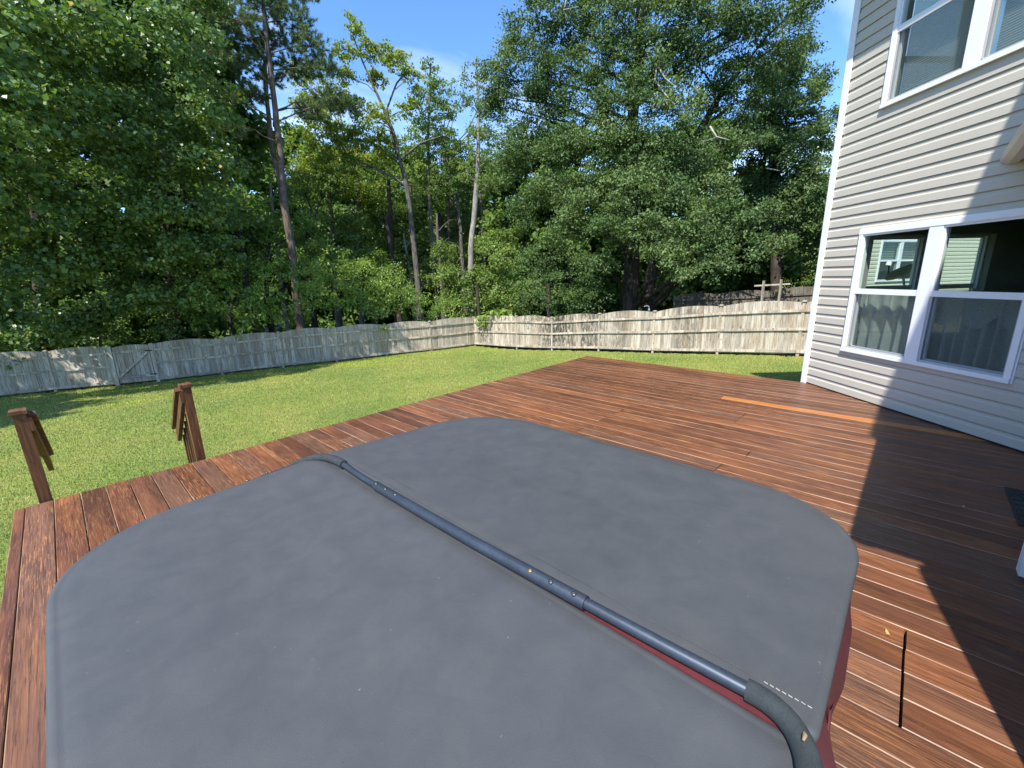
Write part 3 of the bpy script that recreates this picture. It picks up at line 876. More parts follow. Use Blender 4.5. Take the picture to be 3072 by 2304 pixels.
def double_window(parent, h, swap=False, name='window'):
    """double unit of two single hung sashes; built in the XZ plane facing -Y unless swap"""
    s0, s1, z0, z1 = h
    hold = empty('hold', (0, 0, 0)) if False else None
    def B(mb, a, b, y0, y1, c, d, t=0.0):
        if swap: mb.box(y0, y1, a, b, c, d, t)
        else: mb.box(a, b, y0, y1, c, d, t)
    mid = (s0 + s1) / 2 + .002; mw = .068
    fw = .052
    mb = MB()
    B(mb, s0, s1, -.040, .05, z1 - fw, z1); B(mb, s0, s1, -.046, .05, z0, z0 + fw * .8)
    B(mb, s0, s0 + fw, -.038, .05, z0 + fw * .8, z1 - fw); B(mb, s1 - fw, s1, -.038, .05, z0 + fw * .8, z1 - fw)
    B(mb, mid - mw, mid + mw, -.036, .05, z0 + fw * .8, z1 - fw)
    B(mb, s0 - .012, s1 + .012, -.022, 0.0, z1 + .0005, z1 + .014); B(mb, s0 - .012, s0 - .0005, -.022, 0.0, z0, z1)
    B(mb, s1 + .0005, s1 + .012, -.022, 0.0, z0, z1)
    win = mb.build(name, M['white'], parent)
    zm = (z0 + z1) / 2 + .015
    for a, b in ((s0 + fw, mid - mw), (mid + mw, s1 - fw)):
        mb = MB()                                     # upper sash, outer track
        B(mb, a, b, -.028, .012, zm - .030, zm + .030); B(mb, a, b, -.024, .010, z1 - fw - .022, z1 - fw)
        B(mb, a, a + .016, -.024, .010, zm + .03, z1 - fw - .022); B(mb, b - .016, b, -.024, .010, zm + .03, z1 - fw - .022)
        mb.build('upper_sash', M['white'], win)
        mb = MB()                                     # screen frame and lower sash
        B(mb, a, a + .020, -.020, .0, z0 + fw * .8, zm - .03); B(mb, b - .020, b, -.020, .0, z0 + fw * .8, zm - .03)
        B(mb, a, b, -.020, .0, z0 + fw * .8, z0 + fw * .8 + .022)
        mb.build('screen_frame', M['sashgrey'], win)
        mb = MB()
        B(mb, a, a + .03, .012, .040, z0 + fw * .8, zm - .03); B(mb, b - .03, b, .012, .040, z0 + fw * .8, zm - .03); B(mb, a, b, .012, .040, z0 + fw * .8, z0 + fw * .8 + .035)
        mb.build('lower_sash', M['white'], win)
        def Q(y, c, d, m, nm, e=.01):
            mb = MB()
            p = [(a + e, y, c), (b - e, y, c), (b - e, y, d), (a + e, y, d)]
            if swap: p = [(q[1], q[0], q[2]) for q in p][::-1]
            mb.face(p); mb.build(nm, m, win)
        Q(-.008, zm + .03, z1 - fw - .02, M['glass'], 'glass_pane')
        Q(.026, z0 + fw * .8 + .02, zm - .028, M['glass'], 'glass_pane', .025)
        Q(-.012, z0 + fw * .8 + .02, zm - .028, M['screen'], 'insect_screen', .018)
    return win, mid, mw, fw, zm

w1 = double_window(house, LW)
w2 = double_window(house, UW)
w3 = double_window(house, EW, True)
w4 = double_window(house, (EW[0], EW[1], UW[2], UW[3]), True)

# curtains (things of their own) behind the lower sashes
def curtain(s0, s1, label, seed, dens):
    r = random.Random(seed)
    mb = MB(); rows = []
    zt, zb = 1.295, .45
    n = 90
    for iz in range(13):
        z = zt + (zb - zt) * iz / 12; row = []
        for i in range(n + 1):
            u = i / n
            ph = 2 * math.pi * (u * dens + .25 * math.sin(u * 5 + seed))
            y = .125 + (.030 + .022 * iz / 12) * math.sin(ph) + .008 * math.sin(ph * 2.3 + seed) + .004 * math.sin(z * 9 + u * 11)
            p = Vector((s0 + (s1 - s0) * u, y, z)); row.append(p)
        rows.append(row)
    mb.grid(rows, 0.0, True)
    # scalloped valance over it
    rows = []
    for iz in range(5):
        row = []
        for i in range(n + 1):
            u = i / n
            dz = .16 + .10 * abs(math.sin(u * dens * 1.25 + seed))
            ph = 2 * math.pi * u * dens * .7
            row.append(Vector((s0 + (s1 - s0) * u, .095 + .012 * math.sin(ph), zt - dz * 1.2 * iz / 4)))
        rows.append(row)
    mb.grid(rows, .5, True)
    o = mb.build('curtain', M['sheer']); o.location = HC; o.rotation_euler = (0, 0, H_ROT)
    tag(o, label, 'curtain', 'curtains behind the lower window sashes')
curtain(.62, 1.44, 'pleated sheer curtain with scalloped valance behind the narrow looking left lower sash', 1, 6)
curtain(1.53, 2.36, 'loosely folded grey sheer curtain behind the right lower sash near the photo edge', 4, 6.5)
# blinds upstairs
for i, (a, b) in enumerate(((.66, 1.41), (1.57, 2.32))):
    mb = MB()
    z = 3.36
    while z < 4.70:
        mb.obox((a, .10, z), (b, .10, z), (0, .0065, .0108), (0, -.0008, .0002)); z += .0215
    mb.box(a, b, .085, .12, 4.68, 4.72)
    o = mb.build('window_blind', M['blind']); o.location = HC; o.rotation_euler = (0, 0, H_ROT)
    tag(o, ('closed pale slatted blind in the left half of the upstairs window', 'closed pale slatted blind in the right half of the upstairs window')[i], 'blind', 'blinds in the upstairs window')

# eaves and roof of the main block
mb = MB(); mb.box(-.45, 5.65, -.46, 9.45, EAVE, EAVE + .02); mb.build('soffit', M['soffit'], house)
mb = MB(); mb.box(-.47, 5.67, -.48, -.46, EAVE - .01, EAVE + .15); mb.box(-.47, -.45, -.46, 9.45, EAVE - .01, EAVE + .15); mb.box(5.65, 5.67, -.46, 9.45, EAVE - .01, EAVE + .15); mb.box(-.47, 5.67, 9.45, 9.47, EAVE - .01, EAVE + .15)
mb.build('fascia', M['white'], house)
mb = MB(); zr = EAVE + .16; r0 = (2.6, 2.6, zr + 1.5); r1 = (2.6, 6.4, zr + 1.5)
c = [(-.5, -.5, zr), (5.7, -.5, zr), (5.7, 9.5, zr), (-.5, 9.5, zr)]
mb.face([c[0], c[1], r0]); mb.face([c[1], c[2], r1, r0]); mb.face([c[2], c[3], r1]); mb.face([c[3], c[0], r0, r1]); mb.face(c[::-1])
mb.build('roof', M['shingle'], house)

# angled wing with recessed porch: built in deck coordinates (e, b), parented to the house
def ebobj(o):
    o.parent = house
    o.matrix_parent_inverse = (Matrix.Translation(HC) @ Matrix.Rotation(H_ROT, 4, 'Z')).inverted()
    o.rotation_euler = (0, 0, EB_ROT); return o
WB = -.66; RB = -1.45; PE = 3.13; ZP = 2.42
mb = MB()
siding(mb, (1.20, WB, 0), X, Y, .0, PE - 1.20, .0, ZP)                      # wing wall facing the lawn
siding(mb, (1.20, WB, 0), -Y, -X, .0, 5.0, .0, ZP)                           # wing wall facing the spa side
siding(mb, (PE, WB, 0), -Y, X, .0, RB * -1 + WB, .0, ZP)                      # porch cheek
siding(mb, (PE, RB, 0), X, Y, .0, 2.4, .0, ZP, [(.75, 1.72, -.1, 2.10)])
siding(mb, (1.6, -1.25, 0), X, Y, .0, 5.0, 2.6, 5.5)                       # upper storey of the wing
siding(mb, (1.6, -1.25, 0), -Y, -X, .0, 5.0, 2.6, 5.5)
ebobj(mb.build('siding', M['siding']))
mb = MB()
mb.box(1.21, PE - .01, -5.6, WB - .003, -.03, ZP); mb.box(PE - .01, 5.6, -5.6, RB - .003, -.03, ZP); mb.box(1.61, 6.6, -5.6, -1.253, 2.42, 5.5)
ebobj(mb.build('interior_wall', M['inner']))
mb = MB(); mb.box(1.165, 1.235, WB - .035, WB + .028, 0.0, ZP); ebobj(mb.build('corner_trim', M['white'])); mb = MB(); mb.box(PE - .045, PE + .030, WB - .045, WB + .088, .03, ZP)
ebobj(mb.build('corner_trim', M['white']))
mb = MB(); mb.box(1.7, 1.8, WB - .0, WB + .09, .25, ZP)
# porch door
mb = MB(); mb.box(PE + .76, PE + .83, RB - .02, RB + .03, .0, 2.10); mb.box(PE + 1.64, PE + 1.71, RB - .02, RB + .03, .0, 2.10); mb.box(PE + .76, PE + 1.71, RB - .02, RB + .031, 2.10, 2.17)
door = ebobj(mb.build('door', M['white']))
mb = MB(); mb.box(PE + .83, PE + 1.64, RB - .01, RB + .008, .02, 2.10); dl = mb.build('door_leaf', M['white'], door)
mb = MB(); mb.tube([(PE + .90, RB + .0, 1.0), (PE + .90, RB + .06, 1.0)], [.014, .014], 8); mb.tube([(PE + .90, RB + .05, 1.0), (PE + .90, RB + .085, 1.0)], [.03, .026], 12); mb.build('door_knob', M['brass'], door)
# porch ceiling, beam, gutter and low roof
GB = -.335; GE = 1.27
def eend(b): return 7.21 + (b - 1.0612) / 1.0598 + .01   # where the wall line cuts this b
mb = MB(); mb.face([(GE, GB - .10, 2.415), (eend(GB - .10), GB - .10, 2.415), (eend(-1.4), -1.4, 2.415), (GE, -1.4, 2.415)]); mb.face([(GE, GB - .10, 2.425), (GE, -1.4, 2.425), (eend(-1.4), -1.4, 2.425), (eend(GB - .10), GB - .10, 2.425)])
ebobj(mb.build('porch_soffit', M['soffit']))
mb = MB(); mb.box(PE, eend(WB) - .2, WB - .10, WB + .0, 2.30, 2.414); ebobj(mb.build('porch_beam', M['soffit']))
mb = MB()
gp = [(0.0, 2.485), (.012, 2.486), (.006, 2.462), (-.006, 2.43), (-.045, 2.408), (-.085, 2.408), (-.085, 2.50), (-.095, 2.50), (-.095, 2.398), (-.040, 2.398), (0.002, 2.425), (.016, 2.462)]
gp = [(p[0] - .012, p[1]) for p in gp]
ra = [(GE, GB + q, z) for q, z in gp]; rb = [(eend(GB + q), GB + q, z) for q, z in gp]
mb.grid([ra, rb], 0, False, True); mb.face(ra); mb.face(rb[::-1])
ebobj(mb.build('gutter', M['gutter']))
mb = MB()
z1_ = 2.51; z2_ = 2.83
a = [(GE, GB - .05, z1_), (eend(GB - .05), GB - .05, z1_), (eend(-1.25), -1.25, z2_), (GE, -1.25, z2_)]
mb.face(a); mb.face([(x, y, z - .03) for x, y, z in a][::-1]); mb.face([a[0], a[3], (GE, -1.25, 2.43), (GE, GB - .05, 2.43)])
ebobj(mb.build('porch_roof', M['shingle']))
mb = MB(); mb.box(1.25, 6.2, -1.25, -.86, 5.44, 5.46); mb.box(1.25, 6.2, -.86, -.84, 5.42, 5.60)
ebobj(mb.build('upper_eave', M['white']))
mb = MB(); mb.face([(1.2, -.82, 5.61), (6.3, -.82, 5.61), (6.3, -4.6, 7.2), (1.2, -4.6, 7.2)]); mb.face([(1.2, -.82, 5.59), (1.2, -4.6, 5.59), (6.3, -4.6, 5.59), (6.3, -.82, 5.59)])
ebobj(mb.build('wing_roof', M['shingle']))

# ------------------------------------------------------------------ neighbour's house and dish seen through the rooms
NP = Vector((12.6, 14.2, 0)); NR = math.atan2(.30901699, .95105652)
nb = empty('neighbour_house', NP, NR)
tag(nb, 'cream sided neighbouring house with double window, seen through the ground floor panes', 'house')
NW = (-1.06, .82, 1.17, 2.44)
mb = MB(); siding(mb, (0, 0, 0), X, -Y, -1.6, 7.6, -1.0, 5.2, [inset(NW)]); mb.build('siding', M['nsiding'], nb)
mb = MB(); wall_panel(mb, (0, .002, 0), X, -Y, -1.6, 7.6, -1.2, 5.2, [inset(NW)]); mb.box(-1.5, 5.2, .5, .9, -1.2, 5.2); mb.box(5.2, 7.5, .5, 6.0, -1.2, 5.2); mb.build('interior_wall', M['inner'], nb)
mb = MB(); mb.box(-1.64, -1.54, -.03, .05, -1.0, 5.2); mb.box(7.54, 7.64, -.03, .05, -1.0, 5.2); mb.build('corner_trim', M['white'], nb)
wn_ = double_window(nb, NW)
mb = MB(); mb.face([(-1.7, -.25, 5.2), (8, -.25, 5.2), (8, .9, 5.9), (-1.7, .9, 5.9)]); mb.face([(-1.7, -.25, 5.19), (-1.7, 1.0, 5.19), (8, 1.0, 5.19), (8, -.25, 5.19)]); mb.build('roof', M['shingle'], nb)
mb = MB()
for a, b in ((-.98, -.22), (-.02, .74)):
    z = 1.84
    while z < 2.38: mb.obox((a, .10, z), (b, .10, z), (0, .020, .006), (0, -.001, .002)); z += .052
o = mb.build('window_blind', M['blind']); o.location = NP; o.rotation_euler = (0, 0, NR)
tag(o, 'half raised white slatted blinds in the neighbouring house window', 'blind')

# satellite dish on a mast in front of it
dish = empty('satellite_dish', (0, 0, 0))
tag(dish, 'grey satellite dish on a mast in front of the neighbouring house window', 'satellite dish')
DC = Vector((8.02, 8.93, 1.43))
aim = Vector((-.17, .56, .78)).normalized(); side = aim.cross(Z).normalized(); upv = side.cross(aim).normalized()
mb = MB(); rows = []
for i in range(7):
    r = i / 6; rows.append([DC + side * (.30 * r * math.cos(t)) + upv * (.26 * r * math.sin(t)) + aim * (.075 * r * r) for t in [2 * math.pi * j / 28 for j in range(28)]])
mb.grid(rows, 0, True, True)
mb.grid([[p - aim * .012 for p in r] for r in rows][::-1], 0, True, True)
mb.build('reflector', M['dish'], dish)
mb = MB(); fe = DC + Vector((-.16, .18, .20))
mb.tube([DC - upv * .27 + aim * .07, fe], [.014, .014], 6); mb.build('feed_arm', M['hinge'], dish)
mb = MB(); mb.tube([fe + Vector((-.02, 0, .0)), fe + Vector((.0, .0, .07))], [.05, .045], 8); mb.build('feed_head', M['white'], dish)
mb = MB(); mb.tube([DC - aim * .02, DC - aim * .10 - Z * .12, DC - aim * .10 - Z * 2.4], .022, 8)
mb.tube([DC - aim * .1 - Z * .6, DC - aim * .1 - Z * 2.3 + side * .5], .012, 6); mb.build('mast', M['dish'], dish)

# ------------------------------------------------------------------ hot tub
tub = empty('hot_tub', (0, 0, 0), EB_ROT)
tag(tub, 'square hot tub with rounded corners under a folding grey vinyl cover', 'hot tub')
X0, X1, Y0, Y1, XF = -.150, 1.655, .013, 1.782, .690
ZT, ZF = .800, .834
def rr(e0, e1, b0, b1, radii, n=14, inset_=0.0):
    """rounded rectangle, radii for corners (e0b0, e1b0, e1b1, e0b1)"""
    pts = []
    cs = ((e0, b0, 180), (e1, b0, 270), (e1, b1, 0), (e0, b1, 90))
    for (cx, cy, a0), r in zip(cs, radii):
        sx = 1 if cx == e0 else -1; sy = 1 if cy == b0 else -1
        ri = max(r - inset_, .003)
        ox, oy = cx + sx * (inset_ + ri), cy + sy * (inset_ + ri)
        k = n if r > .05 else 3
        for j in range(k + 1):
            a = math.radians(a0 + 90 * j / k); pts.append((ox + ri * math.cos(a), oy + ri * math.sin(a)))
    return pts
def topz(x, y, near):
    f = min(1, abs(x - (X0 if near else X1)) / abs(XF - (X0 if near else X1)))
    cx, cy = (X0 + X1) / 2, (Y0 + Y1) / 2
    sag = -.008 * math.exp(-(((x - (.27 if near else 1.2)) / .28) ** 2 + ((y - .9) / .45) ** 2))
    wr = .0012 * math.sin(x * 21 + 1.3 * math.sin(y * 9)) + .0010 * math.sin(y * 17 + x * 6)
    return ZT + (ZF - ZT) * f ** 1.1 + sag + wr
R_ = .33
def panel(near):
    if near: e0, e1, rad = X0, XF - .009, (R_, .02, .02, R_)
    else: e0, e1, rad = XF + .006, X1, (.02, R_, .36, .02)
    rings = []
    for ins, dz in ((.002, -.024), (.0, -.014), (.002, -.006), (.008, -.0015), (.017, .0), (.022, -.0012), (.026, .0002), (.06, .0)):
        rings.append([(x, y, topz(x, y, near) + dz) for x, y in rr(e0, e1, Y0, Y1, rad, 14, ins)])
    mb = MB()
    mb.grid(rings, 0, True, True)
    # interior surface: shrink the last ring towards a centre line in steps
    last = rings[-1]; cx, cy = sum(p[0] for p in last) / len(last), sum(p[1] for p in last) / len(last)
    gr = [last]
    for k in range(1, 15):
        t = k / 15.0; gr.append([(p[0] + (cx - p[0]) * t, p[1] + (cy - p[1]) * t, topz(p[0] + (cx - p[0]) * t, p[1] + (cy - p[1]) * t, near)) for p in last])
    mb.grid(gr, 0, True, True); mb.face(gr[-1])
    o = mb.build('cover_panel', M['vinyl'], tub)
    tag(o, 'near half of the grey cover' if near else 'far half of the grey cover')
    # maroon side wall and skirt
    mb = MB(); outer = rr(e0, e1, Y0, Y1, rad, 14, .001)
    dense = []
    for (ax, ay), (bx_, by_) in zip(outer, outer[1:] + outer[:1]):
        k_ = max(1, int(math.hypot(bx_ - ax, by_ - ay) / .035))
        dense += [(ax + (bx_ - ax) * j / k_, ay + (by_ - ay) * j / k_) for j in range(k_)]
    outer = dense
    rows = []
    def bul(x, y, z):
        # skirt hangs loose: waves, and flares out at the camera-side edge near the fold
        k = max(0, (.715 - z) / .17)
        wv = .010 * math.sin(x * 13 + y * 7) * k
        return wv
    cx0, cy0 = (X0 + X1) / 2, (Y0 + Y1) / 2
    for z in (-.024, -.055, -.09, -.115, -.15, -.19, -.23):
        row = []
        for x, y in outer:
            nx, ny = x - cx0, y - cy0
            l = (abs(nx) ** 6 + abs(ny) ** 6) ** (1 / 6); nx, ny = nx / l, ny / l
            off = bul(x, y, ZT + z) - (.004 if z < -.02 else 0)
            yy = y + ny * off; xx = x + nx * off
            if y < .05: yy += -.14 * max(0, min(1, (-.05 - z) / .12)) * math.exp(-((x - .60) / .20) ** 2) - .012 * max(0, min(1, (-.03 - z) / .05)) * math.exp(-((x - 1.16) / .10) ** 2) + .006 * math.exp(-((x - 1.15) / .2) ** 2) * (-1 if z < -.09 else 0)
            row.append((xx, yy, topz(x, y, near) + z))
        rows.append(row)
    n = len(outer)
    mb.grid(rows, 0, True, True)
    sk = mb.build('skirt', M['maroon'], o); tag(sk, 'maroon vinyl side of the cover')
    return o
pn = panel(True); pf = panel(False)
# maroon hinge between the halves
mb = MB(); mb.box(XF - .0135, XF + .004, Y0 + .03, Y1 - .05, .70, ZF - .001)
mb.build('hinge_strip', M['maroon'], tub)
# stitching lines: individual stitches
mb = MB()
y = .03
while y < Y1 - .05:
    if y > .10 and mb.v and not globals().get('_st'):
        mb.build('stitching', M['thread'], pf); mb = MB(); _st = True
    for xs_, lift in ((XF + .062, .0007),):
        z = topz(xs_, y, False) + lift
        mb.obox((xs_, y, z), (xs_ + .0012, y + .0065, z), (.0006, 0, 0), (0, 0, .0005))
    y += .0095
mb.build('stitching', M['thread_grey'], pf)
# strap handle at the side of the far half
mb = MB(); rows = []
for k in range(15):
    t = k / 14; a = math.pi * t
    ex = .765 + .075 * math.cos(a) * 1.0; zz = .775 - .085 * math.sin(a)
    ww = .012
    YB = .0095; rows.append([(ex - ww * math.cos(a) * .9, YB - .004 * math.sin(a), zz + ww * math.sin(a)), (ex + ww * math.cos(a) * .9, YB - .001 - .005 * math.sin(a), zz - ww * math.sin(a)), (ex + ww * math.cos(a) * .9, YB - .004 - .005 * math.sin(a), zz - ww * math.sin(a)), (ex - ww * math.cos(a) * .9, YB - .003 - .004 * math.sin(a), zz + ww * math.sin(a))])
mb.grid(rows, 0, True, True)
hd = mb.build('handle_strap', M['maroon'], pf)
# cabinet
mb = MB(); rs = []
for z, ins in ((.03, .05), (.60, .05), (.66, .03), (.72, .02)):
    rs.append([(x, y, z) for x, y in rr(X0, X1, Y0, Y1, (.28,) * 4, 10, ins)])
mb.grid(rs, 0, True, True); mb.face(rs[-1]); mb.build('cabinet', M['cabinet'], tub)

# cover lifter: U shaped tube lying on the fold
lift = empty('cover_lifter', (0, 0, 0), 0, tub)
RT = .0128
def arc(p0, p1, p2, n=10):
    p0, p1, p2 = Vector(p0), Vector(p1), Vector(p2)
    return [(p0 * (1 - t) ** 2 + p1 * 2 * t * (1 - t) + p2 * t * t) for t in [i / n for i in range(n + 1)]]
ZB = .852; XB = .690
barL = Vector((.667, 1.50, .853)); barR = Vector((.697, .118, .850))
elbL = arc((.672, 1.56, .853), (.684, 1.78, .850), (.570, 1.800, .812), 12)
elbR = arc((.697, .118, .850), (.706, .020, .852), (.575, .005, .846), 12)
mb = MB(); mb.tube([elbL[0], (.665, 1.42, .853), (.6635, 1.28, .853), (.667, .87, .852), (.682, .44, .851), (.690, .26, .850), barR - Vector((0, .004, 0))], [RT - .0015] * 3 + [RT - .0005] * 2 + [RT] * 2, 20)
mb.build('crossbar', M['tube'], lift)
pL = barL + (barR - barL) * ((1.50 - 1.295) / (1.50 - .118)); pR = barL + (barR - barL) * ((1.50 - .437) / (1.50 - .118))
pL = Vector((.6635, 1.300, .853)); pR = Vector((.682, .437, .851))
mb = MB(); mb.tube([pL + Vector((0, .010, 0)), pL, (.6655, 1.0, .8525), (.668, .80, .852), pR], [RT * .8, RT + .003, RT + .003, RT + .003, RT + .003], 24); slv = mb.build('crossbar_sleeve', M['tube'], lift)
mb = MB(); mb.tube(elbL, [RT + .004] * len(elbL), 18); mb.build('foam_grip', M['foam'], lift)
far_end = [Vector((.70, 1.56, .853))]
mb = MB(); mb.tube(elbR + [Vector((.50, .000, .835)), Vector((.44, -.004, .82))], [RT + .0055] * (len(elbR) + 2), 20); fg = mb.build('foam_grip', M['foam'], lift)
mb = MB(); mb.tube([(.575, 1.80, .812), (.50, 1.805, .803), (.36, 1.812, .787), (.20, 1.82, .755), (.06, 1.83, .62), (.0, 1.83, .40)], RT, 16)
mb.build('side_arm', M['tube'], lift); mb = MB()
mb.tube([(.44, -.004, .82), (.25, -.02, .78), (.1, -.03, .6), (.05, -.035, .4)], RT, 14)
mb.build('side_arm', M['tube'], lift)
cdir = Vector((0, 0, CAM_H))
def screw(e, b, z, m, r=.0052, par=slv, up=None):
    up = Vector(up or (-.45, 0, .9)).normalized()
    p = Vector((e, b, z)) + up * (RT + .0030)
    mb = MB()
    mb.tube([p, p + up * .0022, p + up * .0032], [r, r, r * .6], 12)
    mb.tube([p + up * .0031, p + up * .0036], [r * .35, r * .35], 6)
    mb.build('screw', m, par)
screw(.6640, 1.285, .853, M['screw']); screw(.6645, 1.225, .853, M['screw']); screw(.665, 1.166, .853, M['screw'])
screw(.6750, .587, .8515, M['brass']); screw(.6775, .526, .8515, M['screw'], .006); screw(.6805, .464, .8515, M['screw'], .006)
screw(.470, 1.808, .798, M['screw'], .0055, lift, (-.1, .6, .8)); screw(.400, 1.811, .790, M['screw'], .0055, lift, (-.1, .6, .8))
# torn spot in the foam
mb = MB(); mb.tube([(.655, .030, .874), (.648, .028, .877), (.640, .029, .875)], [.002, .0035, .002], 5); mb.build('torn_patch', M['tan'], fg)

# small fallen leaves on the boards
for i, (e, b, s, lab) in enumerate(((2.235, -.115, .022, 'small yellow leaf on the dark plank right of the hot tub'), (2.83, .285, .02, 'tiny pale leaf on the boards just past the hot tub corner'), (3.9, -.42, .022, 'small pale twig scrap on the shaded boards near the porch'))):
    mb = MB(); a = i * 1.3 + .4; c_, s_ = math.cos(a), math.sin(a)
    pts = [(-1, 0), (-.4, .35), (.3, .42), (1, .05), (.35, -.35), (-.4, -.3)]
    P_ = [(e + s * (x * c_ - y * s_), b + s * (x * s_ + y * c_) * .8, .003 + .006 * (x * x)) for x, y in pts]
    mb.face(P_); mb.face([(x, y, z - .0012) for x, y, z in P_][::-1])
    o = mb.build('fallen_leaf', M['dryleaf']); o.rotation_euler = (0, 0, EB_ROT); tag(o, lab, 'leaf')

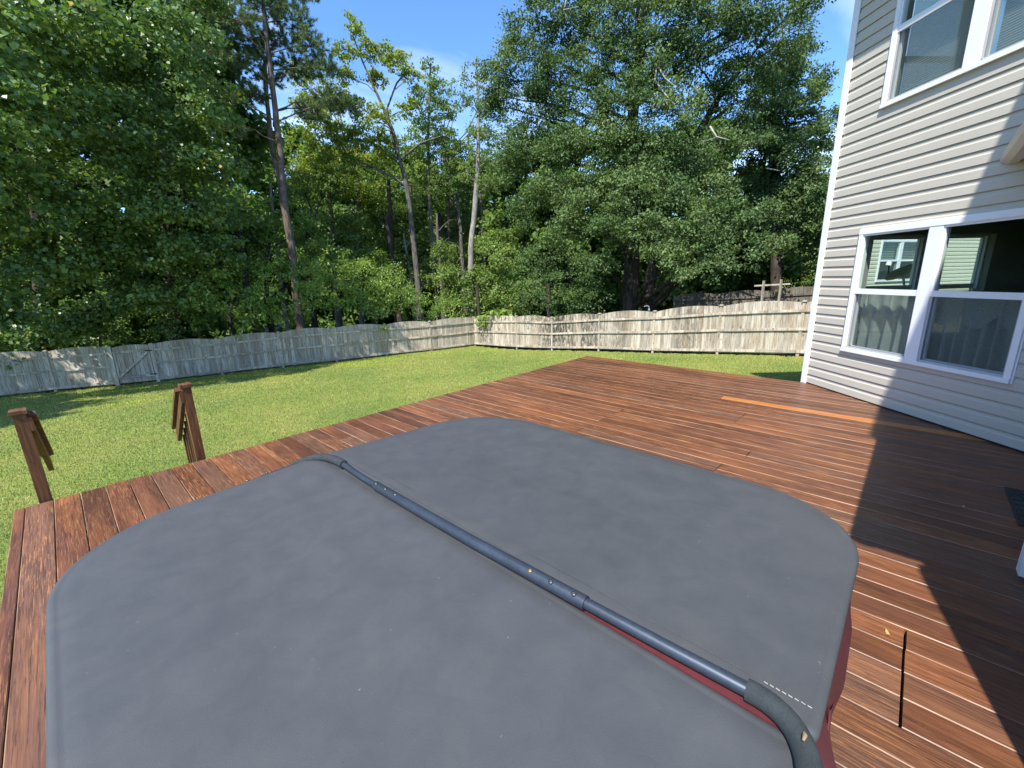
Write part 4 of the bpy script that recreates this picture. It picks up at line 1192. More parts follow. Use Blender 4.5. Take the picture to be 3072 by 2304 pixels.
# ------------------------------------------------------------------ trees
TREES = {
 'left_outer': ([[[-21.5, 6.5, -1.0, 0.3], [-21.0, 6.8, 4, 0.24], [-20.7, 7, 8, 0.12]]],
  [[-21.21, 7.85, 6.58, 1.7, 1.4], [-20.82, 7.53, 6.61, 1.7, 1.4], [-18.74, 5.58, 8.06, 1.7, 1.4], [-20.87, 9.04, 6.11, 1.7, 1.4], [-20.8, 7.76, 5.86, 1.7, 1.4], [-18.61, 5.7, 8.23, 1.7, 1.4], [-20.85, 5.66, 6.24, 1.7, 1.4], [-23.28, 5.08, 8.42, 1.7, 1.4], [-20.59, 6.3, 7.42, 1.7, 1.4], [-22.41, 5.04, 5.71, 1.7, 1.4], [-22.27, 7.05, 8.74, 1.7, 1.4], [-19.68, 5.25, 6.2, 1.7, 1.4], [-19.21, 5.68, 8.53, 1.7, 1.4], [-23.5, 12.0, 3.0, 1.6, 1.4], [-24.5, 11.0, 5.5, 1.8, 1.5], [-22.8, 10.8, 6.5, 1.6, 1.4], [-25.5, 13.0, 4.0, 1.8, 1.5]]),
 'left_far': ([[[-20.104, 18.023, -1.351, 0.228], [-19.472, 18.704, 3.821, 0.179], [-18.892, 19.29, 8.89, 0.119], [-18.575, 19.595, 12.398, 0.077]]],
  [[-13.75, 13.83, 8.28, 1.57, 1.33], [-13.26, 15.31, 9.49, 1.52, 1.29], [-14.32, 18.0, 9.72, 1.45, 1.24], [-14.6, 14.39, 6.33, 1.51, 1.27], [-14.28, 16.07, 7.34, 1.33, 1.13], [-15.83, 14.92, 4.19, 1.62, 1.38], [-15.3, 16.5, 5.08, 1.3, 1.11], [-16.81, 14.19, 1.79, 1.5, 1.28], [-16.69, 16.18, 2.36, 1.45, 1.24], [-19.95, 17.44, -0.14, 1.22, 1.04], [-17.42, 17.22, 0.36, 1.2, 1.02], [-13.95, 12.53, 6.73, 1.37, 1.16], [-15.49, 13.05, 4.07, 1.51, 1.29], [-16.64, 17.3, 12.53, 2.21, 1.88], [-15.19, 18.58, 13.58, 2.13, 1.81], [-15.2, 17.27, 3.58, 1.14, 0.98]]),
 'left_mid': ([[[-16.092, 20.422, -0.61, 0.239], [-15.672, 20.746, 3.933, 0.184], [-15.182, 21.107, 8.816, 0.132], [-14.72, 21.432, 12.704, 0.085]]],
  [[-13.92, 19.55, 11.85, 1.68, 1.43], [-10.88, 17.08, 9.64, 1.38, 1.16], [-13.74, 19.06, 9.16, 1.56, 1.33], [-10.76, 17.45, 8.05, 1.08, 0.92], [-13.52, 17.04, 6.59, 1.31, 1.12], [-12.28, 17.65, 6.73, 1.36, 1.16], [-11.15, 18.09, 6.36, 1.02, 0.88], [-13.69, 17.54, 5.01, 1.39, 1.19], [-12.4, 18.17, 4.85, 1.32, 1.12], [-12.95, 21.38, 5.11, 1.09, 0.93], [-15.39, 18.42, 3.18, 1.37, 1.16], [-13.62, 18.53, 2.88, 1.38, 1.17], [-12.36, 19.1, 2.75, 1.0, 0.85], [-15.24, 18.22, 1.31, 1.11, 0.94], [-16.38, 17.88, 1.08, 1.1, 0.93], [-13.98, 18.89, 1.12, 1.01, 0.86], [-13.22, 20.03, 13.83, 2.06, 1.75]]),
 'pine': ([[[-13.183, 26.948, 1.375, 0.225], [-13.072, 27.002, 4.104, 0.22], [-13.121, 26.979, 6.336, 0.196], [-12.966, 27.053, 9.362, 0.162], [-12.934, 27.069, 11.559, 0.149], [-12.888, 27.09, 14.453, 0.109], [-12.777, 27.143, 17.499, 0.088], [-12.588, 27.231, 19.98, 0.052]]],
  [[-13.71, 25.56, 14.63, 1.27, 0.76], [-14.68, 25.01, 12.94, 1.01, 0.61], [-14.2, 26.43, 12.94, 1.07, 0.64], [-14.82, 24.92, 10.98, 1.03, 0.62], [-13.92, 27.7, 14.76, 1.02, 0.61], [-11.55, 27.69, 15.65, 1.1, 0.66], [-10.91, 27.94, 14.49, 1.13, 0.68], [-10.55, 28.08, 13.39, 1.05, 0.63], [-12.23, 28.49, 13.76, 1.06, 0.64], [-10.22, 28.21, 11.91, 0.97, 0.58], [-11.29, 27.8, 11.27, 0.87, 0.52], [-13.83, 26.62, 11.58, 0.82, 0.49], [-14.5, 25.11, 9.65, 0.79, 0.47], [-9.38, 28.49, 11.65, 0.79, 0.47], [-11.67, 27.64, 17.16, 1.44, 0.87], [-13.62, 26.73, 17.28, 1.56, 0.94], [-12.83, 27.12, 16.0, 1.07, 0.64], [-14.8, 24.94, 14.62, 0.99, 0.59]]),
 'pine2': ([[[-13.487, 27.912, 5.741, 0.143], [-13.661, 27.828, 7.236, 0.14], [-13.787, 27.766, 9.755, 0.137], [-13.684, 27.816, 12.013, 0.115], [-13.522, 27.896, 13.87, 0.094]]],
  [[-13.75, 27.78, 13.83, 0.84, 0.51], [-12.86, 28.21, 14.97, 0.94, 0.57], [-13.64, 28.39, 13.08, 0.68, 0.41]]),
 'yellow': ([[[-6.734, 32.306, 1.126, 0.221], [-6.839, 32.284, 4.4, 0.192], [-7.016, 32.246, 7.942, 0.163], [-7.393, 32.161, 10.042, 0.114], [-7.636, 32.104, 11.464, 0.112], [-8.443, 31.902, 13.588, 0.077], [-9.085, 31.725, 15.243, 0.054], [-9.524, 31.596, 16.666, 0.042]], [[-7.189, 32.515, 8.859, 0.093], [-7.733, 32.39, 10.732, 0.091], [-7.983, 32.329, 12.749, 0.067], [-7.213, 32.51, 14.377, 0.056], [-6.282, 32.702, 15.406, 0.044]], [[-7.319, 32.178, 9.629, 0.08], [-5.921, 32.464, 10.713, 0.069], [-4.552, 32.685, 11.16, 0.046]]],
  [[-9.47, 31.61, 17.21, 0.74, 0.63], [-10.08, 31.42, 15.87, 0.8, 0.68], [-8.81, 31.8, 16.01, 0.77, 0.66], [-7.83, 32.06, 15.92, 0.78, 0.66], [-6.84, 32.28, 15.43, 0.88, 0.74], [-6.07, 32.44, 14.52, 0.8, 0.68], [-8.37, 31.92, 14.36, 0.79, 0.67], [-10.14, 31.4, 14.38, 0.77, 0.66], [-11.22, 31.57, 13.14, 0.87, 0.74], [-9.93, 31.47, 12.69, 0.87, 0.74], [-8.29, 30.91, 12.08, 0.77, 0.66], [-11.07, 31.09, 11.03, 0.98, 0.83], [-9.58, 31.06, 10.6, 0.98, 0.84], [-12.31, 31.69, 11.84, 0.88, 0.75], [-8.36, 31.41, 10.67, 0.77, 0.66], [-6.52, 32.86, 12.9, 0.78, 0.66], [-10.47, 31.29, 9.28, 0.8, 0.68], [-12.52, 31.61, 10.01, 0.9, 0.76], [-7.97, 32.02, 9.61, 0.59, 0.5]]),
 'slim_green': ([[[-5.768, 34.522, 0.03, 0.159], [-5.842, 34.509, 3.582, 0.155], [-5.881, 34.502, 7.425, 0.125], [-5.698, 34.533, 11.504, 0.097], [-5.309, 34.595, 15.149, 0.071], [-5.179, 34.615, 16.39, 0.047]]],
  [[-5.24, 34.61, 16.18, 0.71, 0.6], [-4.86, 34.66, 14.96, 0.86, 0.73], [-5.83, 34.51, 14.29, 0.81, 0.69], [-4.48, 34.71, 13.49, 0.92, 0.78], [-5.72, 34.53, 12.59, 0.97, 0.82], [-4.35, 34.73, 11.75, 0.98, 0.83], [-5.64, 34.04, 10.71, 1.01, 0.86], [-4.32, 34.73, 10.19, 0.99, 0.84], [-6.43, 34.41, 9.26, 0.99, 0.84], [-5.03, 34.64, 8.59, 1.12, 0.95], [-3.41, 35.84, 8.56, 0.93, 0.79], [-6.9, 34.82, 7.5, 1.01, 0.86], [-3.73, 34.8, 9.74, 0.75, 0.63]]),
 'pale_trunk': ([[[-2.764, 30.877, 1.742, 0.211], [-2.493, 30.9, 4.62, 0.194], [-2.14, 30.926, 6.954, 0.18], [-1.794, 30.948, 10.398, 0.109], [-1.75, 30.951, 13.466, 0.064], [-1.762, 30.95, 15.122, 0.042]]],
  [[-1.84, 30.95, 14.76, 0.59, 0.5], [-2.3, 30.91, 13.84, 0.63, 0.54], [-1.58, 30.96, 13.47, 0.72, 0.61], [-2.47, 30.9, 12.52, 0.64, 0.55], [-1.42, 30.97, 12.14, 0.73, 0.62], [-2.12, 30.93, 10.79, 0.7, 0.59], [-1.04, 30.98, 10.78, 0.74, 0.63], [-1.76, 30.95, 9.2, 0.88, 0.75], [-0.66, 30.99, 9.19, 0.88, 0.75], [-2.71, 31.38, 8.51, 0.77, 0.65], [-1.38, 30.97, 7.57, 0.89, 0.76]]),
 'oak': ([[[6.448, 23.118, -1.675, 0.472], [6.418, 23.126, 1.152, 0.388], [6.316, 23.154, 4.469, 0.34], [6.217, 23.181, 8.012, 0.278], [6.276, 23.165, 10.864, 0.222], [6.319, 23.153, 13.791, 0.183], [6.081, 23.217, 16.933, 0.133]], [[7.463, 23.336, -1.728, 0.366], [7.456, 23.338, 1.126, 0.32], [7.943, 23.177, 4.435, 0.239], [9.05, 22.767, 7.687, 0.177], [10.194, 22.278, 10.018, 0.123]]],
  [[1.53, 22.95, 13.14, 1.22, 1.04], [3.19, 22.78, 12.5, 1.29, 1.1], [4.85, 21.46, 12.44, 1.35, 1.15], [6.7, 20.96, 12.02, 1.32, 1.13], [8.59, 20.8, 11.9, 1.25, 1.06], [10.26, 20.59, 11.99, 1.09, 0.93], [11.48, 19.93, 11.96, 0.92, 0.78], [12.12, 19.55, 12.07, 0.77, 0.66], [0.61, 23.99, 12.03, 1.14, 0.97], [2.29, 22.89, 10.83, 1.33, 1.13], [4.21, 21.59, 10.78, 1.32, 1.12], [6.13, 21.13, 10.54, 1.29, 1.1], [7.96, 21.05, 10.59, 1.21, 1.03], [10.45, 21.6, 11.41, 1.02, 0.87], [0.08, 25.0, 10.69, 1.04, 0.88], [1.69, 23.44, 9.36, 1.31, 1.11], [3.53, 21.72, 9.15, 1.28, 1.09], [5.27, 20.85, 8.8, 1.3, 1.11], [7.14, 20.81, 8.62, 1.23, 1.04], [9.54, 22.02, 9.13, 1.07, 0.91], [0.87, 23.98, 8.05, 1.19, 1.01], [2.71, 22.34, 7.42, 1.27, 1.08], [4.34, 21.06, 7.18, 1.27, 1.08], [6.02, 20.64, 6.9, 1.25, 1.06], [7.94, 21.05, 6.96, 1.2, 1.02], [9.94, 21.85, 7.27, 1.09, 0.92], [1.96, 22.92, 5.94, 1.16, 0.99], [3.59, 21.71, 5.52, 1.26, 1.07], [5.14, 20.36, 5.24, 1.25, 1.07], [7.05, 20.31, 5.05, 1.18, 1.0], [8.95, 20.64, 5.2, 1.12, 0.95], [2.89, 22.31, 3.97, 1.24, 1.05], [4.48, 20.52, 3.59, 1.14, 0.97], [6.29, 19.51, 3.31, 1.16, 0.98], [8.11, 19.37, 3.39, 1.15, 0.98], [9.93, 19.63, 3.78, 1.01, 0.86], [11.51, 19.91, 4.06, 0.81, 0.68], [4.02, 21.12, 2.01, 0.96, 0.81], [7.1, 18.7, 1.87, 0.92, 0.78], [8.5, 18.1, 1.95, 0.89, 0.75], [9.89, 17.96, 2.31, 0.81, 0.69], [11.16, 18.38, 2.83, 0.69, 0.58], [2.39, 23.88, 12.08, 0.97, 0.82], [-0.4, 25.0, 11.6, 0.94, 0.8], [-0.65, 25.99, 10.43, 0.9, 0.77], [0.18, 25.0, 7.37, 1.07, 0.91], [1.0, 23.98, 5.19, 1.05, 0.89], [11.92, 21.97, 9.46, 0.99, 0.84], [12.14, 21.85, 10.72, 0.89, 0.76], [11.61, 22.14, 7.6, 1.02, 0.87], [12.6, 21.59, 11.61, 0.8, 0.68], [10.21, 21.72, 10.06, 1.04, 0.89], [5.69, 22.28, 14.8, 2.16, 1.84], [8.85, 21.23, 14.21, 1.78, 1.52], [2.73, 22.84, 14.94, 1.63, 1.39]]),
 'right_back': ([[[14.774, 23.785, -0.853, 0.296], [14.303, 24.071, 3.568, 0.233], [13.785, 24.372, 8.496, 0.155], [13.629, 24.459, 11.527, 0.1]]],
  [[14.45, 23.98, 11.73, 0.73, 0.62], [15.26, 23.48, 10.52, 0.73, 0.62], [13.84, 24.34, 10.6, 0.92, 0.78], [15.65, 23.22, 8.84, 0.73, 0.62], [14.63, 23.88, 8.78, 0.92, 0.78], [15.69, 23.19, 7.36, 0.83, 0.7], [13.7, 24.42, 8.05, 1.04, 0.88], [15.28, 23.46, 5.74, 1.02, 0.87], [14.28, 24.08, 5.89, 1.05, 0.89], [16.04, 22.95, 5.01, 0.84, 0.71], [16.22, 22.82, 3.24, 0.85, 0.72], [15.37, 23.41, 3.64, 1.04, 0.89], [13.64, 23.3, 10.9, 0.8, 0.68], [13.02, 24.79, 11.24, 1.02, 0.87], [14.34, 22.88, 9.61, 0.79, 0.67], [13.33, 23.48, 9.12, 1.07, 0.91], [14.72, 22.63, 7.96, 0.8, 0.68], [12.8, 24.9, 9.15, 1.05, 0.89], [14.0, 23.09, 7.22, 1.07, 0.91], [14.96, 22.48, 6.16, 0.81, 0.69], [13.4, 24.59, 6.98, 1.15, 0.97], [14.56, 22.74, 5.01, 1.0, 0.85], [13.83, 24.35, 5.12, 1.07, 0.91], [15.23, 22.29, 4.0, 0.82, 0.7], [12.35, 25.13, 6.13, 1.0, 0.85], [14.92, 23.69, 3.18, 0.97, 0.83], [15.98, 22.99, 2.28, 0.87, 0.74]]),
 'back_a': ([[[-14.425, 36.234, 0.154, 0.25], [-14.1, 36.362, 5.419, 0.215], [-14.067, 36.375, 8.898, 0.157]]],
  [[-15.13, 35.95, 10.26, 1.28, 1.09], [-13.72, 36.51, 8.92, 1.58, 1.34], [-11.53, 36.21, 8.81, 1.44, 1.22], [-10.31, 38.65, 9.77, 1.25, 1.06], [-15.06, 34.89, 7.22, 1.52, 1.3], [-12.61, 34.79, 6.2, 1.53, 1.3], [-10.75, 36.45, 6.87, 1.47, 1.25], [-9.7, 38.81, 7.7, 1.13, 0.96], [-13.97, 33.18, 4.17, 1.48, 1.26], [-11.57, 34.09, 4.18, 1.4, 1.19], [-10.2, 36.61, 4.84, 1.22, 1.04]]),
 'back_e': ([[[-8.159, 37.114, 1.073, 0.226], [-7.967, 37.155, 5.355, 0.192], [-7.823, 37.186, 8.915, 0.134]]],
  [[-8.92, 36.94, 4.84, 1.51, 1.28], [-7.23, 36.29, 3.71, 1.49, 1.27], [-5.38, 36.61, 3.69, 1.37, 1.16], [-7.92, 38.19, 7.04, 1.26, 1.07], [-8.86, 34.89, 2.67, 1.44, 1.23], [-6.21, 34.44, 1.84, 1.43, 1.22], [-4.31, 36.75, 3.41, 1.24, 1.05], [-10.32, 37.61, 6.5, 1.38, 1.17], [-3.49, 37.84, 5.58, 1.12, 0.95], [-2.32, 35.92, 3.58, 1.08, 0.91], [-7.99, 38.17, 9.62, 0.99, 0.84], [-5.95, 38.54, 8.1, 1.01, 0.86]]),
 'back_f': ([[[-14.498, 31.856, 1.318, 0.218], [-14.177, 32.0, 4.995, 0.189]]],
  [[-14.27, 34.14, 10.49, 1.21, 1.03], [-13.19, 34.57, 8.99, 1.24, 1.06], [-13.88, 32.13, 5.0, 1.42, 1.21], [-12.49, 31.62, 3.12, 1.42, 1.21], [-11.7, 34.05, 5.14, 1.38, 1.18], [-14.77, 32.83, 7.79, 1.19, 1.01], [-10.39, 32.38, 2.87, 1.34, 1.14], [-13.98, 29.89, 3.52, 1.23, 1.04]]),
 'back_i': ([[[-15.601, 27.939, 0.58, 0.15], [-15.326, 28.091, 3.449, 0.126]]],
  [[-16.07, 28.82, 5.93, 1.05, 0.89], [-15.23, 29.27, 4.75, 1.08, 0.92], [-13.78, 29.99, 5.21, 0.99, 0.84], [-16.09, 27.66, 4.23, 1.02, 0.87], [-15.13, 30.45, 6.55, 1.0, 0.85], [-12.65, 29.39, 3.46, 1.1, 0.93], [-13.85, 27.73, 3.0, 1.04, 0.88], [-15.18, 27.03, 2.61, 1.02, 0.86], [-11.31, 28.86, 1.93, 0.98, 0.83], [-12.4, 27.32, 1.55, 0.93, 0.79], [-7.53, 30.07, 1.18, 0.92, 0.78], [-9.43, 31.62, 2.82, 1.07, 0.91]]),
 'back_g': ([[[-5.129, 37.652, 0.991, 0.229], [-4.94, 37.678, 6.646, 0.166], [-4.75, 37.702, 12.145, 0.106]]],
  [[-7.17, 38.34, 13.59, 1.02, 0.87], [-4.99, 38.68, 14.85, 0.91, 0.78], [-3.63, 38.83, 15.59, 0.91, 0.78], [-4.47, 37.74, 12.39, 1.12, 0.95], [-7.59, 38.25, 11.38, 1.09, 0.92], [-3.19, 37.87, 11.67, 1.13, 0.96], [-2.13, 38.94, 13.17, 1.04, 0.88], [-0.98, 38.99, 14.87, 0.97, 0.83], [-5.15, 37.65, 9.94, 1.21, 1.03], [-8.55, 38.05, 9.1, 1.1, 0.93], [-2.78, 37.9, 8.94, 1.23, 1.05], [-0.87, 37.99, 8.91, 1.1, 0.93], [0.01, 38.0, 11.15, 1.03, 0.87], [-6.79, 37.39, 8.93, 1.13, 0.96], [-6.77, 38.41, 15.5, 0.8, 0.68], [0.07, 39.0, 13.64, 0.87, 0.74], [-7.5, 38.27, 12.61, 1.08, 0.92], [-6.19, 38.51, 12.65, 1.09, 0.92], [-4.03, 37.79, 10.94, 1.13, 0.96], [-1.6, 38.97, 12.68, 1.04, 0.89], [-0.38, 39.0, 16.76, 0.8, 0.68], [-4.37, 38.75, 16.52, 0.74, 0.63], [-1.61, 37.97, 10.93, 1.03, 0.87]]),
 'back_h': ([[[-12.328, 35.945, 0.657, 0.22], [-11.865, 36.1, 6.595, 0.159], [-11.503, 36.217, 11.416, 0.103]]],
  [[-15.15, 34.85, 11.8, 1.1, 0.94], [-13.69, 35.45, 13.72, 1.03, 0.88], [-12.52, 35.88, 12.49, 1.13, 0.96], [-11.32, 36.28, 10.96, 1.16, 0.99], [-9.91, 36.69, 10.8, 1.1, 0.93], [-9.06, 37.93, 12.3, 0.96, 0.82], [-13.23, 34.56, 10.57, 1.1, 0.94], [-11.91, 35.03, 8.59, 1.14, 0.97], [-10.34, 35.53, 8.17, 1.16, 0.98], [-14.51, 35.12, 13.84, 0.92, 0.79], [-8.62, 38.03, 14.47, 0.85, 0.72], [-10.68, 37.51, 13.41, 1.05, 0.89], [-15.02, 33.82, 9.32, 1.09, 0.93], [-15.07, 34.89, 15.05, 0.96, 0.81], [-14.09, 35.29, 15.61, 0.72, 0.62], [-13.16, 36.71, 14.13, 0.97, 0.82], [-14.79, 35.01, 16.55, 0.81, 0.69], [-13.53, 35.51, 16.95, 0.72, 0.61], [-14.4, 34.08, 13.69, 0.94, 0.8], [-13.41, 36.62, 15.89, 0.85, 0.73]]),
 'back_b': ([[[-9.192, 34.807, 1.654, 0.211], [-8.985, 34.861, 6.365, 0.179], [-8.927, 34.876, 8.956, 0.125]]],
  [[-9.34, 35.8, 8.68, 0.83, 0.7], [-8.77, 35.95, 6.75, 0.89, 0.76]]),
 'back_c': ([[[-5.253, 37.635, 1.274, 0.229], [-5.425, 37.611, 5.341, 0.25], [-5.734, 37.565, 6.907, 0.165]]],
  [[-4.64, 38.72, 7.04, 1.28, 1.08], [-7.95, 39.2, 5.83, 1.16, 0.98], [-6.46, 39.48, 7.19, 1.16, 0.98], [-4.05, 37.78, 5.33, 1.12, 0.95]]),
 'back_d': ([[[-4.64, 39.73, 1.237, 0.242], [-4.5, 39.746, 5.528, 0.206], [-4.918, 39.697, 9.335, 0.143]], [[-4.56, 39.739, 4.406, 0.148], [-3.604, 39.837, 7.175, 0.117], [-3.213, 39.871, 9.331, 0.086]]],
  [[-4.23, 40.78, 8.43, 1.33, 1.13], [-2.1, 38.94, 7.02, 1.43, 1.21], [-0.07, 38.0, 7.88, 1.52, 1.29], [-0.58, 39.0, 10.14, 1.12, 0.95], [1.02, 36.99, 8.68, 1.34, 1.14], [2.02, 35.94, 7.0, 1.57, 1.34], [0.91, 34.99, 5.43, 1.55, 1.32], [-0.93, 35.99, 5.08, 1.2, 1.02], [-1.08, 39.99, 12.95, 0.85, 0.72], [0.59, 38.0, 12.83, 0.96, 0.82]]),
 'bush_a': ([[[-8.501, 26.678, -0.747, 0.103], [-8.574, 26.655, 0.474, 0.082]]],
  [[-9.37, 20.73, 1.86, 0.78, 0.66], [-9.38, 23.71, 2.56, 0.98, 0.83], [-8.19, 24.15, 1.84, 1.1, 0.93], [-7.01, 25.04, 1.45, 1.05, 0.89], [-9.94, 22.39, 0.71, 0.94, 0.8], [-8.69, 23.23, 0.82, 1.07, 0.91], [-7.32, 23.9, 0.58, 1.1, 0.93], [-6.01, 25.3, 0.48, 0.97, 0.82], [-4.91, 26.55, -0.01, 0.92, 0.78], [-3.72, 26.74, -0.25, 0.78, 0.67], [-11.09, 23.52, 2.42, 0.71, 0.6], [-6.86, 26.11, 2.01, 0.79, 0.67]]),
 'bush_b': ([[[-14.177, 21.794, -0.152, 0.084], [-13.889, 21.979, 1.155, 0.067]]],
  [[-12.5, 19.01, 2.48, 0.79, 0.66], [-11.87, 19.7, 1.91, 0.89, 0.76], [-13.24, 19.11, 1.24, 0.8, 0.68], [-12.45, 19.63, 0.9, 0.9, 0.77], [-11.29, 20.04, 1.16, 0.84, 0.72], [-10.91, 20.53, 0.36, 0.71, 0.6], [-11.75, 19.77, 0.28, 0.76, 0.65], [-11.8, 18.86, 3.39, 0.56, 0.47], [-10.58, 20.14, 2.17, 0.68, 0.58], [-14.57, 20.01, 0.02, 0.77, 0.66]]),
 'bush_c': ([[[-1.943, 26.93, -1.766, 0.105], [-2.02, 26.924, 1.311, 0.082]]],
  [[-4.3, 28.68, 1.77, 0.98, 0.83], [-3.02, 28.34, 0.69, 1.08, 0.92], [-1.45, 27.96, 1.49, 1.17, 0.99], [-0.14, 27.5, 2.67, 1.03, 0.88], [-0.62, 27.49, 0.66, 1.16, 0.98], [-2.17, 27.92, -0.37, 1.08, 0.92], [-1.18, 28.48, 3.75, 0.95, 0.81], [0.31, 28.0, 4.27, 0.83, 0.7], [-3.96, 28.73, 0.27, 0.88, 0.75], [0.6, 25.99, 0.29, 0.9, 0.76], [-4.36, 29.68, 3.28, 0.78, 0.66]]),
 'bush_d': ([[[2.064, 22.405, -0.948, 0.14], [1.984, 22.412, 1.265, 0.102]]],
  [[1.26, 22.97, 2.62, 1.03, 0.88], [2.9, 22.31, 2.71, 1.0, 0.85], [1.86, 21.92, 1.27, 1.08, 0.92], [3.49, 21.72, 1.24, 0.99, 0.84], [1.21, 22.47, 0.27, 0.86, 0.73], [2.66, 21.64, 0.12, 0.92, 0.78], [4.06, 21.11, 0.44, 0.73, 0.62], [0.58, 23.99, 1.46, 0.82, 0.7]]),
 'bush_e': ([],
  [[13.19, 20.05, 1.03, 0.34, 0.29], [13.69, 19.71, 1.16, 0.38, 0.32], [13.29, 21.17, 0.85, 0.29, 0.25]]),
 'low_left': ([[[-17.484, 17.87, -1.675, 0.057], [-17.297, 18.051, -0.284, 0.042]]],
  [[-20.05, 17.32, -0.94, 0.82, 0.69], [-19.25, 18.21, -0.68, 0.85, 0.73], [-18.08, 18.68, -0.49, 0.87, 0.74], [-17.17, 19.53, -0.32, 0.91, 0.77], [-15.93, 19.91, -0.24, 0.93, 0.79], [-17.83, 18.92, 0.78, 0.87, 0.74], [-16.76, 19.87, 0.7, 0.76, 0.65], [-19.64, 17.79, 0.35, 0.82, 0.7]]),
}


def leaves(name, P, size, m, parent, up=.6, rnd=.65, outward=None, ow=.35, aspect=.55, tint=None, droop=.3):
    n = len(P)
    nrm = RNG.normal(0, rnd, (n, 3)); nrm[:, 2] += up
    if outward is not None: nrm += outward * ow
    nrm /= np.linalg.norm(nrm, axis=1)[:, None] + 1e-9
    d = RNG.normal(0, 1, (n, 3)); d[:, 2] -= droop
    if outward is not None: d += outward * .6
    d -= nrm * (d * nrm).sum(1)[:, None]; d /= np.linalg.norm(d, axis=1)[:, None] + 1e-9
    s = np.cross(nrm, d)
    L = (size * RNG.uniform(.6, 1.35, n))[:, None]; W = L * aspect
    V = np.empty((n, 4, 3))
    V[:, 0] = P - d * L * .5
    V[:, 1] = P + s * W * .5 + nrm * L * .10 - d * L * .05
    V[:, 2] = P + d * L * .5 - nrm * L * .08
    V[:, 3] = P - s * W * .5 + nrm * L * .10 - d * L * .05
    return np_mesh(name, V.reshape(-1, 3), 4, n, m, {'tint': np.clip(tint if tint is not None else RNG.uniform(0, 1, n), 0, 1)}, parent)

def crown_points(blobs, k_sub, n_leaf, sub_r=(.30, .62), flat=.6):
    PS, OUT, TI, SUBS = [], [], [], []
    for (cx, cy, cz, r, rz) in blobs:
        n = max(5, int(k_sub * r * r))
        d = RNG.normal(0, 1, (n, 3)); d[:, 2] += .15; d /= np.linalg.norm(d, axis=1)[:, None]
        rad = RNG.uniform(.35, 1.08, n) ** .7
        C_ = np.array([cx, cy, cz]) + d * rad[:, None] * np.array([r, r, rz])
        hue = RNG.normal(.5, .16)
        for c, dd in zip(C_, d):
            sr = RNG.uniform(*sub_r) * min(1.0, .45 + r * .45)
            m = int(n_leaf * (sr / .45) ** 2 * RNG.uniform(.6, 1.3)) + 3
            q = RNG.normal(0, .55, (m, 3)) * np.array([sr, sr, sr * flat])
            PS.append(c + q); OUT.append(np.tile(dd, (m, 1)) + q / sr * .5); TI.append(np.clip(hue + RNG.normal(0, .09) + RNG.normal(0, .17, m), 0, 1))
            SUBS.append((c, (cx, cy, cz), sr))
    return np.vstack(PS), np.vstack(OUT), np.concatenate(TI), SUBS

def limb(mb, a, b, r0, r1, n=6, wob=.12):
    a = Vector(a); b = Vector(b); L = (b - a).length
    k = 6; pts = []
    for i in range(k + 1):
        t = i / k; p = a.lerp(b, t)
        p.z += math.sin(t * math.pi) * L * .08
        if 0 < i < k: p += Vector((random.uniform(-1, 1), random.uniform(-1, 1), random.uniform(-1, 1))) * wob * L * .25
        pts.append(p)
    mb.tube(pts, [r0 + (r1 - r0) * i / k for i in range(k + 1)], n)

